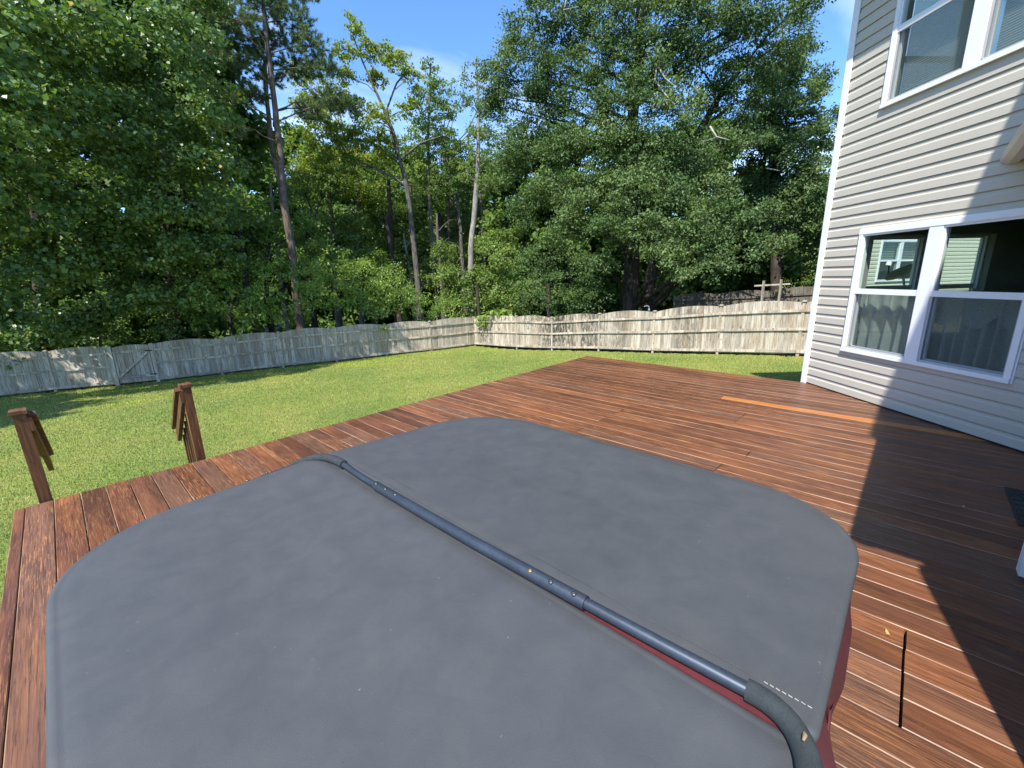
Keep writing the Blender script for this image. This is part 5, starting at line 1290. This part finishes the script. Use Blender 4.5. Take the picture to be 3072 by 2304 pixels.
def make_tree(key, name, label, cat, leafm, barkm, k_sub=14, n_leaf=60, size=.16, group=None, limbs=True, twigs=.10, **kw):
    trunks, blobs = TREES[key]
    x, y = (trunks[0][0][:2] if trunks else blobs[0][:2])
    root = empty(name, (0, 0, 0)); tag(root, label, cat, group)
    gz = float(ground_z(x, y)) - .1
    MBS = []
    for ti, tr in enumerate(trunks):
        mb = MB(); MBS.append(mb)
        pts = [Vector(p[:3]) for p in tr]; rr_ = [p[3] for p in tr]
        if pts[0].z > gz + .1 and ti == 0 or key == 'oak':
            b0 = pts[0].copy(); b0.z = gz; pts = [b0] + pts; rr_ = [rr_[0] * 1.25] + rr_
        # subdivide and roughen
        P2, R2 = [], []
        for i in range(len(pts) - 1):
            for t in (0, .33, .66):
                p = pts[i].lerp(pts[i + 1], t); r = rr_[i] + (rr_[i + 1] - rr_[i]) * t
                if t: p = p + Vector((random.uniform(-.06, .06), random.uniform(-.06, .06), 0)) * min(1, r * 5)
                P2.append(p); R2.append(r * random.uniform(.94, 1.06))
        P2.append(pts[-1]); R2.append(rr_[-1])
        mb.tube(P2, R2, 10)
    if limbs and trunks:
        allp = [(Vector(p[:3]), p[3]) for tr in trunks for p in tr]
        segs = []
        for q_, tr in enumerate(trunks):
            for i in range(len(tr) - 1):
                for t in (0, .25, .5, .75): segs.append((Vector(tr[i][:3]).lerp(Vector(tr[i + 1][:3]), t), tr[i][3] + (tr[i + 1][3] - tr[i][3]) * t, q_))
        own = {}
        for bl in blobs:
            c = Vector(bl[:3])
            best = min(segs, key=lambda s_: (Vector((s_[0].x - c.x, s_[0].y - c.y, 0)).length * .0 + abs((c.z - s_[0].z) - .45 * Vector((s_[0].x - c.x, s_[0].y - c.y)).length) + .3 * (s_[0] - c).length))
            own[tuple(round(v, 3) for v in bl[:3])] = best[2]
            limb(MBS[best[2]], best[0], c, max(.02, min(best[1] * .45, .02 + .022 * (best[0] - c).length)), .015)
    P_, O_, T_, S_ = crown_points(blobs, k_sub, n_leaf, **{k: v for k, v in kw.items() if k in ('sub_r', 'flat')})
    for c, bc, sr in S_:
        if limbs and trunks and random.random() < twigs: limb(MBS[own.get(tuple(round(v, 3) for v in bc), 0)], bc, c, .016, .006, 4, .2)
    for mb in MBS: mb.build('trunk', barkm, root)
    leaves('crown', P_, size, leafm, root, outward=O_, tint=T_, **{k: v for k, v in kw.items() if k in ('up', 'rnd', 'ow', 'aspect', 'droop')})
    return root, S_

make_tree('left_outer', 'broadleaf_tree', 'spreading broadleaf tree beside the yard, shading the far left lawn corner', 'tree', M['leaf_left'], M['bark_dark'], 9, 50, .26, 'trees behind the fence', aspect=.75)
make_tree('left_far', 'broadleaf_tree', 'dense dark green broadleaf tree filling the far left edge above the shaded fence', 'tree', M['leaf_left'], M['bark_dark'], 9, 95, .17, 'trees behind the fence', aspect=.8, sub_r=(.35, .75), flat=.5)
make_tree('left_mid', 'broadleaf_tree', 'dense dark green broadleaf tree above the gate, left of the tall pine', 'tree', M['leaf_left'], M['bark_dark'], 10, 92, .15, 'trees behind the fence', aspect=.8, sub_r=(.32, .70), flat=.5)
make_tree('yellow', 'poplar_tree', 'slender sparse tree with yellowing leaves and forked grey trunk right of the pine', 'tree', M['leaf_yellow'], M['bark_grey'], 34, 66, .165, 'trees behind the fence', sub_r=(.20, .42), aspect=.8, rnd=.9, up=.3, twigs=.5)
make_tree('slim_green', 'slender_tree', 'narrow bright green tree standing against the sky gap', 'tree', M['leaf_mid'], M['bark_grey'], 30, 66, .15, 'trees behind the fence', sub_r=(.22, .45), aspect=.75, rnd=.85, up=.35, twigs=.4)
make_tree('pale_trunk', 'slender_tree', 'thin vine hung tree with straight pale bare trunk left of the big oak', 'tree', M['leaf_mid'], M['bark_pale'], 30, 66, .14, 'trees behind the fence', sub_r=(.18, .42), rnd=.85, up=.3, twigs=.5)
oak, oak_s = make_tree('oak', 'oak_tree', 'huge dark green oak with two dark trunks behind the sunlit fence', 'tree', M['leaf_oak'], M['bark_dark'], 21, 125, .135, 'trees behind the fence', sub_r=(.25, .55), aspect=.5, rnd=.8, up=.45, twigs=.25)
make_tree('right_back', 'broadleaf_tree', 'dark upright tree against the blue sky beside the house corner', 'tree', M['leaf_oak'], M['bark_dark'], 30, 120, .15, 'trees behind the fence', sub_r=(.25, .55), aspect=.5, rnd=.8, up=.45)
make_tree('back_a', 'broadleaf_tree', 'green tree filling the gap behind the yellowing poplar and the pine', 'tree', M['leaf_mid'], M['bark_grey'], 10, 44, .18, 'trees behind the fence', aspect=.75)
make_tree('back_e', 'broadleaf_tree', 'low green tree behind the gap between the forked trunk and the pale trunk', 'tree', M['leaf_mid'], M['bark_grey'], 12, 52, .17, 'trees behind the fence', aspect=.75)
make_tree('back_f', 'broadleaf_tree', 'leafy tree right behind the pine trunk', 'tree', M['leaf_mid'], M['bark_dark'], 12, 52, .17, 'trees behind the fence', aspect=.75)
make_tree('back_i', 'understory_tree', 'low spreading sapling thicket around the foot of the pine', 'tree', M['leaf_vine'], M['bark_dark'], 15, 55, .14, 'trees behind the fence', aspect=.75)
make_tree('back_g', 'broadleaf_tree', 'feathery tall tree between the yellowing tree and the pale trunk, rising above the thicket', 'tree', M['leaf_mid'], M['bark_grey'], 15, 50, .16, 'trees behind the fence', sub_r=(.22, .5), aspect=.75, rnd=.85)
make_tree('back_h', 'broadleaf_tree', 'yellow green tree filling the gap between the pine and the forked poplar trunk', 'tree', M['leaf_yellow'], M['bark_grey'], 16, 50, .16, 'trees behind the fence', sub_r=(.22, .5), aspect=.75, rnd=.85)
make_tree('back_b', 'dead_tree', 'thin dark bare trunk close beside the forked yellowing tree', 'tree', M['leaf_mid'], M['bark_dark'], 12, 40, .16, 'trees behind the fence')
make_tree('back_c', 'broadleaf_tree', 'small green tree with stubby dark trunk behind the narrow bright tree', 'tree', M['leaf_mid'], M['bark_dark'], 11, 44, .18, 'trees behind the fence')
make_tree('back_d', 'broadleaf_tree', 'leafy tree behind the straight pale trunk, left of the oak', 'tree', M['leaf_oak'], M['bark_grey'], 11, 50, .17, 'trees behind the fence')
BG = 'bushes along the back of the fences'
ba, ba_s = make_tree('bush_a', 'vine_covered_bush', 'bright green mound draped with hanging vines behind the middle of the left fence', 'bush', M['leaf_vine'], M['bark_dark'], 26, 85, .115, BG, limbs=False, sub_r=(.22, .48), up=.5, rnd=.8)
bb, bb_s = make_tree('bush_b', 'vine_covered_bush', 'loose green bush with drooping sprays right of the gate, below the pine', 'bush', M['leaf_vine'], M['bark_dark'], 22, 80, .125, BG, limbs=False, sub_r=(.22, .5), up=.5, rnd=.8)
make_tree('bush_c', 'leafy_bush', 'broad leaved fresh green thicket behind the yard corner', 'bush', M['leaf_mid'], M['bark_dark'], 24, 70, .14, BG, limbs=False, aspect=.85)
make_tree('bush_d', 'privet_bush', 'fine leaved grey green bush left of the oak trunks', 'bush', M['leaf_oak'], M['bark_dark'], 26, 80, .085, BG, limbs=False, sub_r=(.22, .5), rnd=.9)
make_tree('bush_e', 'clipped_bush', 'low sunlit bush above the far dark fence by the house corner', 'bush', M['leaf_mid'], M['bark_dark'], 60, 50, .08, BG, limbs=False)
make_tree('low_left', 'shady_thicket', 'dark undergrowth in the shade right behind the left fence', 'bush', M['leaf_left'], M['bark_dark'], 14, 46, .17, BG, limbs=False)

# hanging vine strands on the mounds
def strands(parent, subs, m, count, L=(.5, 1.3), size=.075):
    P_ = []
    low = sorted(subs, key=lambda s_: s_[0][2])[:max(count, len(subs) * 2 // 3)]
    for _ in range(count):
        c = random.choice(low)[0]; l = random.uniform(*L); n = int(l / .035)
        x, y = c[0] + random.uniform(-.3, .3) - .15, c[1] + random.uniform(-.3, .3) - .2
        dx, dy = random.uniform(-.12, .12), random.uniform(-.12, .12)
        for i in range(n):
            t = i / n; P_.append((x + dx * t + random.uniform(-.07, .07), y + dy * t + random.uniform(-.07, .07), c[2] - l * t))
    P_ = np.array(P_)
    leaves('hanging_vines', P_, size, m, parent, up=.3, rnd=.8, aspect=.8, tint=RNG.uniform(.4, 1, len(P_)), droop=1.0)
strands(ba, ba_s, M['leaf_vine'], 60, (.4, 1.0), .11)
strands(bb, bb_s, M['leaf_vine'], 30, (.3, .9), .12)

# pine: long needles in tufts along drooping boughs
def make_pine(key, label):
    trunks, blobs = TREES[key]
    root = empty('pine_tree', (0, 0, 0)); tag(root, label, 'tree', 'trees behind the fence')
    mb = MB()
    segs = []
    for tr in trunks:
        pts = [Vector(p[:3]) for p in tr]; rr_ = [p[3] for p in tr]
        gz = float(ground_z(pts[0].x, pts[0].y)) - .1
        b0 = pts[0].copy(); b0.z = gz; pts = [b0] + pts; rr_ = [rr_[0] * 1.15] + rr_
        P2, R2 = [], []
        for i in range(len(pts) - 1):
            for t in (0, .25, .5, .75):
                p = pts[i].lerp(pts[i + 1], t) + Vector((random.uniform(-.03, .03), random.uniform(-.03, .03), 0)); r = rr_[i] + (rr_[i + 1] - rr_[i]) * t
                P2.append(p); R2.append(r * random.uniform(.93, 1.07)); segs.append((p, r))
        P2.append(pts[-1]); R2.append(rr_[-1]); mb.tube(P2, R2, 12)
    T0, T1 = [], []
    for bl in blobs:
        c = Vector(bl[:3]); r = bl[3]
        best = min(segs, key=lambda s_: abs((c.z - s_[0].z) - .25 * Vector((s_[0].x - c.x, s_[0].y - c.y)).length) + .3 * (s_[0] - c).length)
        limb(mb, best[0], c, max(.035, best[1] * .3), .02, 6, .15)
        for _ in range(int(60 * r * r) + 16):
            d = Vector((random.gauss(0, 1), random.gauss(0, 1), random.gauss(0, .8))).normalized()
            q = c + Vector((d.x * r, d.y * r, d.z * r * .6)) * random.uniform(.3, 1.05)
            if random.random() < .35: limb(mb, c, q, .014, .006, 4, .15)
            ax = (d * .8 + Vector((random.gauss(0, .4), random.gauss(0, .4), .5))).normalized()
            for _k in range(3):
                tc_ = q + ax * (.10 * _k)
                for _n in range(26):
                    nd = (ax * .7 + Vector((random.gauss(0, .6), random.gauss(0, .6), random.gauss(0, .6)))).normalized()
                    T0.append(tuple(tc_)); T1.append(tuple(tc_ + nd * random.uniform(.16, .27)))
    mb.build('trunk', M['bark_pine'], root)
    A = np.array(T0); B = np.array(T1); n = len(A)
    s = np.cross(B - A, RNG.normal(0, 1, (n, 3))); s /= np.linalg.norm(s, axis=1)[:, None]; s *= .011
    V = np.empty((n, 3, 3)); V[:, 0] = A - s; V[:, 1] = A + s; V[:, 2] = B
    np_mesh('crown', V.reshape(-1, 3), 3, n, M['leaf_pine'], {'tint': np.clip(RNG.normal(.5, .25, n), 0, 1)}, root)
    return root
make_pine('pine', 'tall pine with bare lower trunk and needle boughs against the sky')
make_pine('pine2', 'second thinner pine trunk standing right behind the tall pine')

# bleached bare branches sticking out of the oak
def deadwood(parent, chains):
    mb = MB()
    for ch in chains:
        pts = [Vector(p) for p in ch]; mb.tube(pts, [.045 - .035 * i / (len(pts) - 1) for i in range(len(pts))], 6)
        for p in pts[1:-1]:
            q = p + Vector((random.uniform(-.6, .6), random.uniform(-.3, .3), random.uniform(-.5, .3))); limb(mb, p, q, .012, .004, 4, .3)
    mb.build('bare_branch', M['bark_bleached'], parent)
deadwood(oak, [[[6.38, 20.53, 10.15], [6.29, 20.35, 9.47], [6.54, 20.17, 9.03], [6.84, 19.96, 8.58], [7.04, 19.79, 8.29]], [[6.42, 20.41, 9.98], [6.64, 20.13, 9.44], [6.9, 19.84, 9.08]], [[8.3, 19.29, 7.35], [8.47, 19.0, 6.89], [8.92, 18.79, 6.7]], [[2.63, 20.83, 12.63], [2.5, 20.85, 12.29], [3.11, 20.77, 12.35]], [[5.87, 21.2, 12.76], [5.68, 21.05, 11.97], [5.95, 20.77, 11.88]], [[12.7, 22.69, 6.48], [13.09, 22.23, 6.26]]])
BACKTRUNKS = [(-3.71, 35.81, 8.56, 0.216, -0.21, 'slim dark trunk just left of the straight pale trunk'), (-8.43, 32.94, 6.33, 0.224, -0.44, 'straight grey trunk close left of the forked tree base'), (-7.71, 35.16, 5.15, 0.16, -0.5, 'thin leaning trunk between the yellowing tree and the bright tree'), (-5.2, 33.6, 6.34, 0.179, -0.07, 'crooked broken dark trunk left of the pale trunk'), (-15.93, 26.59, 7.83, 0.321, -0.1, 'wide shadowed trunk left of the pine base'), (-15.68, 30.17, 8.39, 0.135, 0.28, 'thin trunk just left of the pine trunk'), (-2.02, 36.94, 8.24, 0.139, -0.17, 'thin pale trunk right of the straight pale trunk'), (-9.78, 36.72, 7.89, 0.137, -0.31, 'slender pale stem deep in the wood left of the forked tree')]


# far wood: one mass of foliage closing the view behind the single trees
WOOD = [[-22.2,19.3,13.3,0.9],[-22.3,19.3,12.4,0.8],[-25.0,21.0,12.3,1.0],[-23.9,20.0,10.4,1.1],[-23.5,19.4,9.0,0.8],[-22.4,18.4,7.8,0.8],[-26.2,20.8,7.1,1.1],[-22.9,18.0,5.3,0.8],[-25.5,19.8,4.4,1.0],[-24.3,18.4,2.6,0.8],[-26.7,19.7,1.2,1.1],[-25.2,18.3,-0.2,0.8],[-24.4,22.6,15.5,0.9],[-24.1,21.8,13.6,0.9],[-23.7,21.2,12.2,0.9],[-22.3,19.9,10.3,0.9],[-25.5,21.9,9.9,0.9],[-25.7,22.0,8.7,1.2],[-25.1,21.3,7.5,1.0],[-22.8,18.6,5.5,1.0],[-23.1,18.5,4.0,1.0],[-26.4,21.1,3.1,1.1],[-25.9,19.7,1.2,1.0],[-25.4,19.4,-0.2,1.0],[-22.7,22.2,15.2,0.8],[-22.6,21.9,13.6,0.9],[-21.0,20.1,11.9,1.0],[-22.7,21.1,10.7,0.9],[-22.7,20.8,9.6,0.8],[-23.4,21.5,8.5,1.1],[-25.1,22.5,7.3,1.2],[-25.1,21.6,5.9,1.0],[-23.0,19.7,4.3,1.0],[-24.6,20.3,2.8,1.0],[-25.3,20.5,1.6,1.1],[-24.1,19.6,-0.0,0.9],[-23.3,24.3,16.7,1.0],[-21.5,21.9,13.8,1.1],[-20.9,21.1,12.1,1.1],[-24.3,23.8,12.2,1.2],[-20.9,20.5,9.7,1.1],[-24.2,23.4,9.6,0.9],[-22.4,21.5,7.4,1.1],[-22.9,20.9,5.5,1.0],[-22.7,20.9,4.3,1.1],[-23.7,20.9,2.8,1.2],[-23.7,21.2,1.6,1.0],[-24.9,21.4,-0.4,1.2],[-22.1,25.0,16.8,1.1],[-21.8,23.9,14.8,1.1],[-22.3,24.2,14.1,1.1],[-22.7,24.3,12.3,1.1],[-21.1,22.4,10.5,1.2],[-23.0,24.2,9.7,1.0],[-23.6,23.7,7.9,1.1],[-23.1,22.5,6.0,1.2],[-23.7,22.4,4.2,1.1],[-22.6,21.5,3.0,1.2],[-21.9,20.6,1.5,1.1],[-24.5,22.8,-0.2,1.3],[-21.6,25.6,17.2,1.2],[-21.1,24.9,15.3,1.2],[-20.0,23.4,13.2,1.1],[-20.9,23.7,12.1,1.3],[-20.1,22.2,10.4,1.2],[-22.9,25.0,9.8,1.1],[-21.8,23.4,7.4,1.0],[-23.0,24.2,6.0,1.3],[-23.3,24.2,4.5,1.2],[-21.0,21.3,2.4,1.2],[-20.5,20.7,1.3,0.9],[-21.1,20.9,-0.8,1.1],[-18.9,24.5,16.3,1.2],[-18.3,22.9,14.1,1.0],[-20.0,25.4,14.1,1.2],[-20.1,24.5,12.6,1.3],[-18.4,22.4,9.9,0.9],[-18.9,22.3,8.9,1.1],[-20.0,23.9,8.0,1.3],[-19.0,22.2,6.0,1.2],[-19.4,21.6,4.1,1.1],[-22.4,24.2,3.0,1.3],[-19.6,21.5,1.2,1.0],[-20.6,22.0,-0.1,1.1],[-17.8,24.8,16.5,1.1],[-19.4,27.3,16.8,1.1],[-17.7,23.7,13.3,1.2],[-18.4,24.3,12.1,1.3],[-18.1,23.2,10.2,1.1],[-19.0,24.6,9.2,1.0],[-20.7,26.8,8.5,1.3],[-19.0,23.7,6.3,1.2],[-21.4,25.9,4.5,1.1],[-21.7,25.4,3.2,1.4],[-20.0,23.0,1.4,1.3],[-19.5,21.6,-0.9,1.3],[-17.0,25.7,16.9,1.2],[-17.8,27.0,16.5,1.4],[-17.9,26.1,14.8,1.2],[-18.4,27.0,13.2,1.2],[-17.8,25.2,11.2,1.1],[-19.4,26.9,10.4,1.4],[-18.4,25.0,7.5,1.4],[-18.1,24.0,6.1,1.2],[-18.5,24.6,4.4,1.4],[-18.3,24.1,3.2,1.0],[-18.4,22.8,0.8,1.1],[-19.7,24.6,-0.6,1.1],[-14.9,26.0,17.4,1.1],[-15.4,26.1,15.8,1.1],[-16.5,26.9,14.8,1.3],[-16.5,27.3,13.1,1.1],[-16.9,25.9,11.5,1.4],[-17.4,27.3,10.6,1.4],[-17.8,26.7,8.1,1.1],[-16.4,25.0,6.6,1.1],[-17.6,26.1,4.6,1.1],[-17.2,25.0,2.9,1.1],[-17.1,23.5,0.6,1.0],[-18.4,25.9,-1.2,1.3],[-16.2,27.9,12.1,1.2],[-16.4,29.1,10.5,1.3],[-16.3,28.7,8.9,1.4],[-15.7,25.3,6.1,1.1],[-17.1,27.1,4.6,1.5],[-18.0,28.5,3.0,1.4],[-17.2,27.6,1.2,1.3],[-16.3,24.3,-1.1,1.5],[-23.2,43.1,13.1,2.4],[-22.1,40.9,9.3,2.3],[-21.2,39.4,7.2,1.7],[-23.0,40.6,3.6,2.0],[-21.9,39.2,1.4,1.7],[-24.9,42.2,-1.5,2.2],[-17.7,40.3,12.7,1.6],[-20.6,44.3,9.6,2.5],[-21.1,42.7,6.9,1.8],[-18.6,39.9,4.2,2.2],[-20.2,42.0,0.7,2.6],[-20.4,41.6,-2.7,2.3],[-17.0,43.3,11.8,1.9],[-16.8,43.0,9.4,1.9],[-16.3,41.4,5.4,2.4],[-18.0,44.0,3.8,2.6],[-17.8,42.8,0.5,2.4],[-17.1,41.3,-3.5,2.2],[-14.9,44.9,12.3,1.9],[-14.5,43.0,9.5,2.1],[-14.9,41.7,6.2,2.5],[-15.6,45.0,3.6,2.0],[-15.1,43.5,-0.7,2.2],[-15.8,45.6,-4.4,2.3],[-12.0,44.8,12.1,1.8],[-12.3,44.7,9.3,2.0],[-11.4,42.5,6.1,2.2],[-11.7,43.1,3.3,1.9],[-12.1,44.4,0.0,2.5],[-14.1,45.8,-3.3,2.2],[-8.6,46.2,12.4,1.9],[-9.2,44.5,8.8,2.4],[-8.0,44.8,6.7,1.9],[-8.8,45.0,2.2,2.3],[-8.8,43.8,0.5,2.5],[-10.2,44.5,-3.1,2.6],[-6.5,48.1,10.8,2.7],[-6.4,45.2,8.5,2.2],[-6.3,44.6,5.1,2.6],[-4.9,43.9,1.6,2.5],[-5.3,46.3,-1.4,2.2],[-2.4,46.5,11.5,2.1],[-2.4,44.4,7.3,2.5],[-1.6,46.0,4.0,2.2],[-2.0,44.5,0.7,2.4],[-3.1,48.7,-2.2,2.2],[-0.0,36.7,9.1,1.5],[0.6,35.4,5.5,1.9],[0.5,35.4,4.0,1.5],[0.3,33.9,0.8,1.8],[-0.2,34.1,-1.9,1.9],[2.4,34.0,10.2,1.5],[3.1,33.9,7.9,1.9],[3.3,36.6,6.7,1.7],[3.1,34.2,3.8,1.8],[2.4,36.7,1.0,2.1],[2.7,34.8,-1.2,1.7],[5.2,35.7,10.5,1.9],[4.6,32.9,7.3,1.5],[6.0,35.0,6.3,2.0],[5.5,33.5,3.9,1.9],[6.0,35.5,1.4,2.1],[5.2,33.2,-1.4,1.9],[8.0,34.6,9.8,1.6],[7.9,34.4,7.5,1.8],[7.8,33.3,5.4,1.4],[7.5,32.8,3.3,1.5],[7.8,34.8,0.3,1.6],[8.2,34.9,-2.3,2.1],[10.3,34.8,10.3,1.7],[9.5,33.0,7.8,1.7],[9.4,34.3,5.8,1.7],[10.2,33.8,3.7,1.6],[10.5,33.0,0.7,1.8],[10.0,35.5,-1.5,1.6],[11.7,31.0,9.7,1.5],[11.5,33.0,7.9,1.6],[11.8,32.8,5.9,1.9],[11.7,33.2,2.6,1.6],[12.5,31.6,0.5,1.5],[12.2,32.5,-2.0,2.0],[14.6,33.3,10.2,1.9],[13.7,33.2,7.7,1.8],[13.6,30.3,5.1,1.4],[13.3,30.7,3.5,1.8],[13.8,31.5,0.7,1.6],[14.5,30.5,-1.5,1.9],[15.2,29.6,6.5,1.6],[15.2,30.3,4.1,1.7],[16.1,31.0,1.6,1.4],[16.6,32.5,-0.6,1.9],[15.1,29.7,-2.2,1.4],[17.9,31.1,5.9,1.6],[17.2,28.7,3.8,1.7],[17.0,28.7,1.9,1.6],[18.4,30.5,-0.2,1.4],[17.0,28.5,-1.9,1.4],[19.3,29.8,5.8,1.4],[19.5,29.8,3.7,1.8],[20.4,30.7,2.0,1.6],[19.4,28.2,-0.1,1.6],[20.6,29.9,-2.9,1.8],[20.4,28.1,6.1,1.2],[20.2,27.2,3.7,1.6],[20.4,27.1,1.4,1.2],[20.8,28.5,-0.1,1.6],[21.4,28.2,-2.5,1.3]]

P_, O_, T_, S_ = crown_points([(x, y, z, r, r * .9) for x, y, z, r in WOOD], 5.0, 60, (.5, .95), .7)
_lay = []
for _a in np.arange(-58, 40, 2.6):
    for _z, _d in ((-.5, 58), (3.0, 60), (6.0, 62)):
        _x = math.radians(_a + random.uniform(-.8, .8)); _dd = _d + random.uniform(-3, 3); _lay.append((_dd * math.sin(_x), _dd * math.cos(_x), _z + random.uniform(-.5, 1.0), 2.6, 2.2))
P2_, O2_, T2_, _s = crown_points(_lay, 2.2, 60, (.8, 1.3), .8)
P_, O_, T_ = np.vstack([P_, P2_]), np.vstack([O_, O2_]), np.concatenate([T_, T2_])
o = leaves('far_wood', P_, .36, M['leaf_far'], None, outward=O_, tint=T_, aspect=.8)
tag(o, 'dim green woodland mass closing the view behind the single trees', 'wood', kind='stuff')

# thin background trunks in the wood
for i, (x, y, zt, r, lean, lab) in enumerate(BACKTRUNKS):
    mb = MB(); g = float(ground_z(x, y)) - .1
    pts = [Vector((x + lean * t * t + random.uniform(-.05, .05), y, g + (zt - g) * t)) for t in [k / 7 for k in range(8)]]
    mb.tube(pts, [r * (1.1 - .6 * k / 7) for k in range(8)], 8)
    for k in (4, 5, 6): limb(mb, pts[k], pts[k] + Vector((random.uniform(-1.4, 1.4), random.uniform(-.5, .5), random.uniform(.3, 1.3))), r * .3, .012, 5, .2)
    o = mb.build('bare_trunk', M[('bark_grey', 'bark_dark', 'bark_pale')[i % 3]]); tag(o, lab, 'tree trunk', 'thin bare trunks among the trees')

# vine spilling over the fence at the yard corner, weeds
def small_plant(name, label, cx, cy, z0, z1, r, n, size, m):
    P_ = np.c_[RNG.normal(cx, r, n), RNG.normal(cy, r, n), RNG.uniform(z0, z1, n)]
    o = leaves(name, P_, size, m, None, up=.3, rnd=.8, aspect=.85, tint=RNG.uniform(.3, 1, n)); tag(o, label, 'plant')
small_plant('creeper', 'green creeper spilling over the fence top just right of the yard corner', -1.62, 24.55, -1.15, -.45, .22, 240, .12, M['leaf_vine'])
small_plant('creeper', 'little yellow green vine tuft on the left fence top under the mound', -6.7, 22.6, -.95, -.72, .14, 60, .10, M['leaf_vine'])
small_plant('broad_leaf_weed', 'big pale leaves poking above the fence right of the yard corner', -.55, 24.5, -.5, -.18, .36, 170, .24, M['leaf_vine'])
